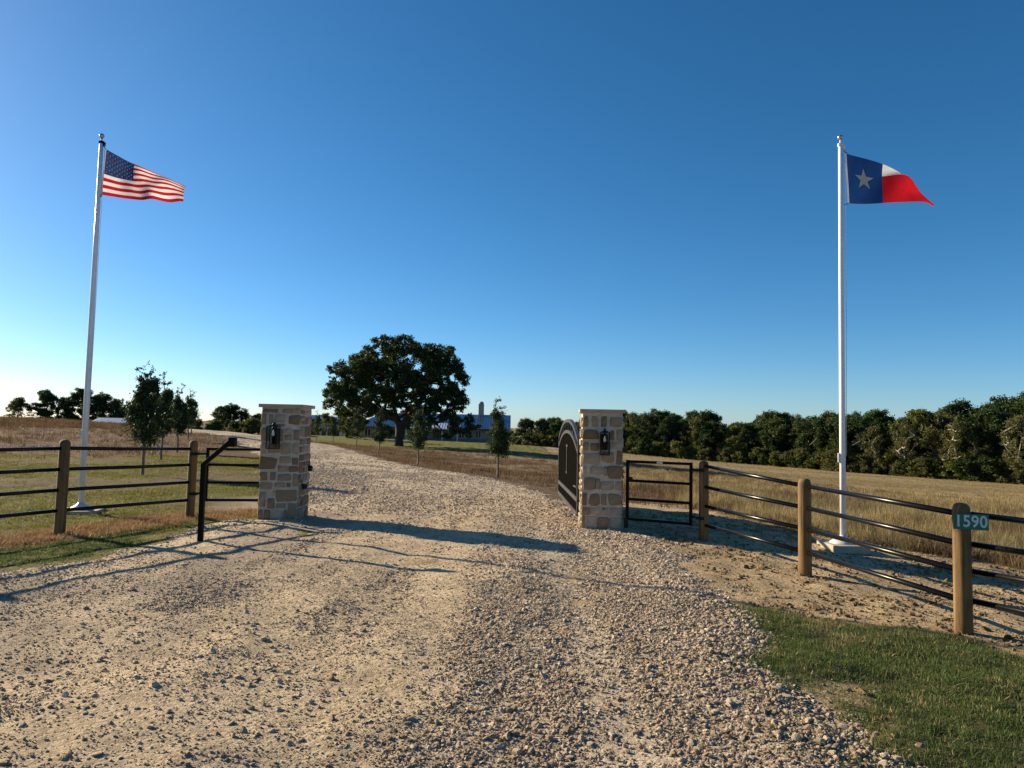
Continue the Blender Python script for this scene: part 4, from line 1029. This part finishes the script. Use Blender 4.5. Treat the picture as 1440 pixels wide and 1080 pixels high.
def sapling(x, y, ht, label, seed, wid=.55, n=5200, lean=0.0):
    r = rng_of(seed); t = thing('young_oak', label, 'tree', (x, y, h(x, y) - .03), r.uniform(0, 6.28), 'young oaks planted along the drive')
    z0 = ht * .33
    stem = [(0, 0, -.05)]; spar = [-1]
    m = 9
    for i in range(1, m + 1):
        f = i / m; stem.append((r.normal(0, .018) + lean * f, r.normal(0, .018), ht * .97 * f)); spar.append(i - 1)
    tg = []
    for i in range(46):
        f = r.uniform(0, 1) ** 1.15; zz = z0 + (ht - z0) * f * .96; pr = wid * (1.0 - .78 * f) * min(1, .45 + 2.4 * f) * r.uniform(.5, 1.05)
        a = r.uniform(0, 6.283); tg.append((math.cos(a) * pr, math.sin(a) * pr, zz + pr * .35))
    for i in range(9):
        a = r.uniform(0, 6.283); tg.append((math.cos(a) * r.uniform(.03, .32) * wid * 1.3, math.sin(a) * r.uniform(.03, .32) * wid * 1.3, ht * r.uniform(.95, 1.12)))
    nodes, par, rad = skeleton(stem, spar, tg, r, .006, .09, 2.5, 4)
    rad = np.maximum(rad, .005); rad[:5] = np.maximum(rad[:5], .027 + .004 * (5 - np.arange(5)))
    branches('trunk', nodes, par, rad, M['sapbark'], t, 6)
    N = np.array(nodes); P = []
    core = [(np.array([r.normal(0, .12) * wid, r.normal(0, .12) * wid, z0 + (ht * .86 - z0) * (i + .5) / 8]), wid * (.66 - .055 * i if i > 0 else .45)) for i in range(8)]
    for c, rr in core: P.append(c + r.normal(0, 1, (int(n * .055), 3)) * rr * np.array([.42, .42, .40]))
    for i, p in enumerate(par):
        if i < len(stem) or p < 0: continue
        k = int(n * .55 / (len(par) - len(stem))) ; fr = N[i][2] > ht * .93
        if fr: k = k // 9
        f = r.uniform(0, 1, (k, 1)); P.append(N[p] + (N[i] - N[p]) * f + r.normal(0, .055 if not fr else .03, (k, 3)))
    leaves('crown', np.concatenate(P), .036, r, M['leaf_sap'], t, asp=.5)
    return t
M['sapbark'] = simple('pale_young_bark', (0.20, 0.14, 0.088), 0.9, 0, .2, 20)
LL = ['young oak with wispy top nearest the left fence', 'second young oak in the row behind the left fence', 'third young oak in the row behind the left fence', 'fourth young oak in the row behind the left fence', 'fifth young oak in the row behind the left fence', 'farthest small young oak in the row behind the left fence']
for i, ((x, y), ht, w) in enumerate(zip(SAPL, [2.98, 3.1, 3.05, 2.9, 2.9, 2.9], [.76, .70, .68, .70, .70, .70])):
    sapling(x, y, ht, LL[i], 200 + i, w, 13000 if i < 3 else 8000)
LR = ['bushy young oak nearest the open gate, at the drive edge', 'young oak standing just right of the big oak trunk', 'young oak standing just left of the big oak trunk', 'young oak in front of the sunlit roof end of the house',
      'young oak nearest the grey barn, second from the left pillar', 'young oak partly behind the left stone pillar, before the grey barn']
for i, ((x, y), ht, w) in enumerate(zip(SAPR, [2.66, 2.9, 3.05, 3.15, 2.95, 3.3], [.66, .76, .74, .80, .72, .8])):
    sapling(x, y, ht, LR[i], 300 + i, w, 9500 if i < 2 else 7000)

def wood_tree(seed, ht, wid, leaf, mat, n, trunk_r=.2, clear=.18):
    """shared meshes of one kind of woodland tree"""
    r = rng_of(seed); puffs = []
    for i in range(32):
        f = r.uniform(0, 1); zz = ht * (clear + (.92 - clear) * f); pr = wid * (math.sin(math.pi * min(1, .22 + .74 * f)) ** .7) * r.uniform(.2, 1.0)
        a = r.uniform(0, 6.283); puffs.append((np.array([math.cos(a) * pr, math.sin(a) * pr, zz]), wid * r.uniform(.17, .40)))
    puffs.append((np.array([0, 0, ht * .88]), wid * .4))
    small = []
    for c, rr in puffs:
        for k in range(5):
            d = r.normal(0, 1, 3); d /= np.linalg.norm(d); small.append((c + d * rr * .75, rr * r.uniform(.35, .6)))
    stem = [(0, 0, -.6), (r.normal(0, .1), 0, ht * .15), (r.normal(0, .25), r.normal(0, .2), ht * .4), (r.normal(0, .35), r.normal(0, .3), ht * .65)]
    nodes, par, rad = skeleton(stem, [-1, 0, 1, 2], [p[0] for p in puffs], r, .05, .1, 2.2, 1)
    tot = sum(rr ** 2 for _, rr in small); pos = puff_leaves(small, n / tot, r, .85, .0); pos = pos + r.normal(0, .12, pos.shape)
    tr = branches('trunk', nodes, par, rad, M['woodbark'], None, 6); cr = leaves('crown', pos, leaf, r, mat, None, asp=.6)
    out = (tr.data, cr.data); bpy.data.objects.remove(tr); bpy.data.objects.remove(cr); return out
M['palebark'] = simple('pale_snag_bark', (0.34, 0.30, 0.25), 0.95, 0, .25, 3)
M['woodbark'] = simple('grey_wood_bark', (0.15, 0.125, 0.10), 0.95, 0, .3, 3)
KIND = {
 'dark': [wood_tree(400, 9, 3.9, .13, M['leaf_dark'], 22500), wood_tree(401, 9, 3.4, .13, M['leaf_dark'], 21000), wood_tree(402, 9, 4.4, .13, M['leaf_oak'], 24000)],
 'olive': [wood_tree(410, 9, 3.3, .115, M['leaf_olive'], 13500, clear=.25), wood_tree(411, 9, 3.8, .115, M['leaf_olive'], 15000, clear=.2)],
 'lime': [wood_tree(420, 9, 3.4, .125, M['leaf_lime'], 21000, clear=.06)],
 'bush': [wood_tree(430, 4, 2.6, .13, M['leaf_dark'], 12000, clear=.02), wood_tree(431, 4, 2.8, .115, M['leaf_olive'], 12000, clear=.02), wood_tree(432, 4, 2.4, .13, M['leaf_lime'], 10500, clear=.02)]}
def plant(kind, var, x, y, ht, label, group, name='tree', wide=1.0, rz=None, r=random.Random(5)):
    ms = KIND[kind][var % len(KIND[kind])]; base = 4.0 if kind == 'bush' else 9.0; s = ht / base
    t = thing(name, label, 'bush' if kind == 'bush' else 'tree', (x, y, h(x, y)), r.uniform(0, 6.28) if rz is None else rz, group)
    t.scale = (s * wide, s * wide, s)
    o = link('trunk', None, None, t) if False else bpy.data.objects.new('trunk', ms[0]); COL.objects.link(o); o.parent = t
    o = bpy.data.objects.new('crown', ms[1]); COL.objects.link(o); o.parent = t
    return t
# right-hand wood edge
rw = random.Random(12)
EDGE = [(2, 158), (24, 150), (39, 140), (54, 125), (64, 110), (72, 100), (78, 86), (82, 70)]
def along(s):
    seg = [(math.hypot(b[0] - a[0], b[1] - a[1]), a, b) for a, b in zip(EDGE[:-1], EDGE[1:])]; tot = sum(q[0] for q in seg); d = s * tot
    for L, a, b in seg:
        if d <= L or (L, a, b) == seg[-1]: f = d / L; return a[0] + (b[0] - a[0]) * f, a[1] + (b[1] - a[1]) * f
        d -= L
WK = {'dark': 'dense dark green tree', 'olive': 'thin olive brown tree', 'lime': 'yellow green tree'}
LAND = [(-.45, 'behind the drive saplings'), (.065, 'seen left of the open arched gate'), (.160, 'hidden close behind the right pillar'), (.225, 'above the black walk gate'), (.285, 'above the first right fence post'),
        (.35, 'above the first right fence bay'), (.425, 'above the second right fence post'), (.485, 'behind the right flagpole'), (.555, 'just right of the right flagpole'), (.62, 'left of the number sign'), (9, 'above the number sign')]
ORD = ['', 'second ', 'third ', 'fourth ', 'fifth ', 'sixth ']
seen = {}
def wood_label(kind, x, y):
    where = next(w for lim, w in LAND if x / y < lim); k = (kind, where); seen[k] = seen.get(k, 0) + 1
    return (ORD[seen[k] - 1] + WK[kind] + ' of the wood edge, ' + where).strip()
NT = 34
for i in range(NT):
    s = (i + .5) / NT * .93; x, y = along(s); x += rw.uniform(-1, 1); y += rw.uniform(-1.5, 2.5)
    kind = ['dark', 'dark', 'dark', 'olive', 'dark', 'lime', 'dark', 'olive'][i % 8] if i < 20 else ['olive', 'lime', 'dark', 'olive', 'dark', 'lime'][i % 6]
    ht = 6.4 + 4.4 * rw.random() ** 1.3 + 3.0 * max(0, s - .55)
    if s < .10: ht = 6.8 + 1.5 * rw.random()
    plant(kind, rw.randrange(3), x, y, ht, wood_label(kind, x, y), 'trees along the wood edge', 'wood_tree', rw.uniform(.95, 1.2), r=rw)
KIND['snag'] = [wood_tree(440, 9, 2.7, .115, M['leaf_olive'], 3600, clear=.3), wood_tree(441, 9, 2.4, .115, M['leaf_olive'], 3000, clear=.35)]
for tr_, _ in KIND['snag']: tr_.materials[0] = M['palebark']
SN = ['just right of the right flagpole', 'second one right of the flagpole', 'midway between flagpole and number sign', 'nearest the number sign']
for k, s in enumerate((.585, .625, .68, .74)):
    x, y = along(s); plant('snag', k, x - 2.2, y - 3.0, 8.0 + .5 * k, 'thin half bare pale limbed tree, ' + SN[k], 'pale half bare trees at the wood edge', 'wood_tree', 1.0, r=rw)
pts, ss = [], []
for i in range(110):
    s = (i + rw.random()) / 110 * .97; x, y = along(s); x += -1.5 + rw.uniform(-1.2, 1.2); y += -2.6 + rw.uniform(-1.5, 1.2)
    q = rw.uniform(.5, 1.05); pts.append((x, y, h(x, y) - .1)); ss.append((q * 1.25, q * 1.25, q))
cb = bpy.data.collections.new('undergrowth_bush')
for i, ms in enumerate(KIND['bush']):
    o = bpy.data.objects.new('undergrowth_bush_%02d' % i, ms[1]); cb.objects.link(o)
scatter('undergrowth', pts, ss, np.stack([np.zeros(len(pts)), np.zeros(len(pts)), rg.uniform(0, 6.28, len(pts))], -1), cb, 3, 'tangled undergrowth along the foot of the wood', 'undergrowth', 9)
plant('dark', 2, 80.5, 112, 13.8, 'tallest dark tree rising above the wood at the right edge of the picture', 'trees along the wood edge', 'wood_tree', 1.0, r=rw)
plant('dark', 0, 73.5, 116, 12.0, 'tall dark tree in the wood, next to the tallest one', 'trees along the wood edge', 'wood_tree', 1.0, r=rw)
# the depth of the wood behind its edge
pts, ss = [], []
for i in range(150):
    s = rw.random(); x, y = along(s * .98); k = rw.uniform(4, 26); x += k * .55; y += k * .85
    pts.append((x, y, h(x, y))); q = (6.9 + 3.8 * rw.random() ** 1.6 + 2.0 * max(0, s - .45)) / 9.0 * (1.0 if s > .1 else .8); ss.append((q * 1.05, q * 1.05, q))
c = bpy.data.collections.new('wood_inner')
for i, ms in enumerate([KIND['dark'][0], KIND['dark'][1], KIND['olive'][0]]):
    o = bpy.data.objects.new('wood_inner_%02d' % i, ms[1]); c.objects.link(o)
scatter('woods', pts, ss, np.stack([np.zeros(len(pts)), np.zeros(len(pts)), rg.uniform(0, 6.28, len(pts))], -1), c, 3, 'dark depth of the wood behind its first row of trees', 'woods', 8)
# far trees on the left
FT = [(-73, 112, 6.6, 'dark', 1.2, 'round dark tree on the left skyline beside two others'), (-69, 114, 7.6, 'dark', 1.1, 'tallest round tree on the left skyline'), (-65.3, 113, 7.0, 'dark', 1.05, 'dark tree at the end of the three-tree cluster on the left skyline'),
      (-77.5, 112, 5.2, 'olive', 1.1, 'low olive tree at the outer end of the skyline cluster on the left'), (-62, 112, 6.0, 'olive', .8, 'thin tree on the left skyline just behind the flagpole'),
      (-57.5, 110, 5.6, 'dark', 1.2, 'broad dark tree behind the pale barn roof'), (-54.5, 110, 6.4, 'dark', 1.0, 'round dark tree behind the pale barn roof')]
for i, (x, y, ht, kd, w, lb) in enumerate(FT): plant(kd, i, x, y, ht * .92, lb, 'trees on the left skyline', 'skyline_tree', w, r=rw)
for i in range(9):
    plant(['dark', 'olive', 'dark'][i % 3], i, -50 + i * 3.1 + rw.uniform(-.8, .8), 112 + rw.uniform(-3, 5), 2.9 + 1.2 * rw.random() + (1.1 if i < 3 else 0), ['first', 'second', 'third', 'fourth', 'fifth', 'sixth', 'seventh', 'eighth', 'ninth'][i] + ' small distant tree from the left sapling row towards the stone pillar', 'distant trees left of the pillar', 'distant_tree', 1.2, r=rw)
for i in range(7):
    plant('bush', i, -47 + i * 2.6, 100 + rw.uniform(-2, 2), 1.7 + .6 * rw.random(), ['first', 'second', 'third', 'fourth', 'fifth', 'sixth', 'seventh'][i] + ' distant low bush from the left saplings towards the stone pillar', 'distant bushes left of the pillar', 'distant_bush', 1.3, r=rw)
plant('lime', 0, -22.2, 100, 5.3, 'mid green tree beside the house, left of the big oak', None, 'yard_tree', .95, r=rw)
plant('bush', 0, -21.0, 118, 2.6, 'rounded shrub against the house wall, left end', 'shrubs by the house', 'yard_shrub', 1.0, r=rw)

# ------------------------------------------------------------------ ranch house, barn, distant shed
def gable_roof(name, x0, x1, y0, y1, ze, zr, mat, parent, hipL=0, hipR=0, th=.12):
    ym = (y0 + y1) / 2
    V = [(x0, y0, ze), (x1, y0, ze), (x1, y1, ze), (x0, y1, ze), (x0 + hipL, ym, zr), (x1 - hipR, ym, zr)]
    V += [(a, b, c - th) for a, b, c in V]
    Q = [(0, 1, 5, 4), (2, 3, 4, 5), (7, 6, 10, 11), (9, 8, 11, 10), (0, 6, 7, 1), (2, 8, 9, 3), (0, 3, 9, 6), (1, 7, 8, 2)]
    T = [(0, 4, 3), (1, 2, 5), (6, 9, 10), (7, 11, 8)]
    bm = bmesh.new(); vs_ = [bm.verts.new(v_) for v_ in V]
    for f in Q[:6] + T: bm.faces.new([vs_[i] for i in f])
    for f in ((0, 3, 9, 6), (1, 7, 8, 2)): bm.faces.new([vs_[i] for i in f])
    bmesh.ops.recalc_face_normals(bm, faces=bm.faces[:])
    o = link(name, bm_mesh(bm, name), mat, parent)
    bm = bmesh.new(); n = int((x1 - x0) / .45)
    for i in range(1, n):
        x = x0 + (x1 - x0) * i / n; f = 1.0
        if hipL and x < x0 + hipL: f = (x - x0) / hipL
        if hipR and x > x1 - hipR: f = (x1 - x) / hipR
        a = Vector((x, y0, ze + .02)); b = Vector((x, y0 + (ym - y0) * f, ze + (zr - ze) * f + .02)); d = b - a
        if d.length > .3: add_box(bm, (a + b) / 2, (.04, .045, d.length), d.to_track_quat('Z', 'Y').to_matrix())
    s = link('roof_seams', bm_mesh(bm, 'roof_seams'), mat, o); s['kind'] = 'stuff'
    return o
hx0, hx1, hy = -27.2, -.4, 124.0; hz = h(-13, 124) - .1
hs_ = thing('ranch_house', 'long low ranch house with blue grey metal roof behind the big oak', 'house', (hx0, hy, hz)); W = hx1 - hx0
box('wall', (W / 2, 4.5, 1.35), (W - .8, 8.0, 2.9), M['wall_stone'], hs_)
box('stone_base', (W / 2, .44, .45), (W - .7, .14, 1.0), M['wainscot'], hs_)
rf = gable_roof('roof', -.3, W + .3, -1.2, 10.2, 2.78, 5.25, M['roof'], hs_, 4.5, 0)
gable_roof('porch_roof', 9.0, 18.5, -3.2, 2.2, 2.62, 3.55, M['roof_pale'], hs_, 0, 0)
box('fascia', (W / 2, -1.19, 2.62), (W + .5, .06, .2), M['dark_trim'], hs_)
box('chimney', (19.9 + 1.85, 4.5, 5.7), (.95, .8, 3.0), M['wall_stone'], rf); lathe('chimney_cap', [(.42, 0), (.42, .25), (.25, .4), (.05, .45)], M['wall_stone'], rf, 12, (21.75, 4.5, 7.2))
box('roof_vent', (24.6, 3.4, 5.2), (.3, .3, 1.3), M['trim'], rf)
def win(x, w, z0, z1, parent, y=.46):
    f = box('window', (x, y, (z0 + z1) / 2), (w, .10, z1 - z0), M['trim'], parent)
    n = 2
    for k in range(n): box('pane', (x - w / 2 + w * (k + .5) / n, y - .052, (z0 + z1) / 2), (w / n - .10, .02, z1 - z0 - .14), M['window'], f)
for x, w in ((2.2, 1.0), (5.0, 1.0), (8.2, .9), (12.7, .75), (16.2, .8), (18.6, .95), (21.5, .85), (24.5, .9)): win(x, w, 1.0, 2.35, hs_, .46)
d_ = box('door', (14.4, .46, 1.12), (1.4, .12, 2.24), M['dark_trim'], hs_); box('door_pane', (14.1, .39, 1.3), (.45, .02, 1.5), M['window'], d_); box('door_pane', (14.75, .39, 1.3), (.45, .02, 1.5), M['window'], d_)
for x in (9.4, 12.0, 15.5, 18.1): box('porch_post', (x, -2.9, 1.18), (.16, .16, 2.5), M['trim'], hs_)
box('porch_floor', (13.75, -1.5, -.02), (9.2, 3.6, .24), M['concrete'], hs_)
bx0, by = -44.5, 132.0; bz = h(-38, 132) - .1
bn = thing('barn', 'grey metal barn with open bays behind the left stone pillar', 'barn', (bx0, by, bz)); W = 13.0
box('rear_wall', (W / 2, 8, 1.9), (W, .2, 4.0), M['barn_wall'], bn); box('side_wall', (.1, 4, 1.9), (.2, 7.8, 4.0), M['barn_wall'], bn); box('side_wall', (W - .1, 4, 1.9), (.2, 7.8, 4.0), M['barn_wall'], bn)
box('front_beam', (W / 2, .1, 3.3), (W - .41, .2, 1.2), M['barn_wall'], bn)
for x in (.1, 3.3, 6.4, 9.3, 10.4, 12.9): box('bay_post', (x, -.05, 1.35), (.3, .24, 2.9), M['trim'], bn)
gable_roof('roof', -.4, W + .4, -.5, 8.7, 3.95, 5.1, M['roof'], bn, 4.2, 4.2)
sx0, sy = -54.9, 92.0; sz = h(-56, 92)
sh = thing('shed', 'long shed whose pale metal roof shows over the grassy rise', 'shed', (sx0, sy, sz)); W = 9.5
zt = 1.36 - sz
box('wall', (W / 2, 3, zt / 2 - .3), (W - .4, 5.4, zt), M['barn_wall'], sh); gable_roof('roof', 0, W, -.2, 6.2, zt - .55, zt + .28, M['roof_pale'], sh)
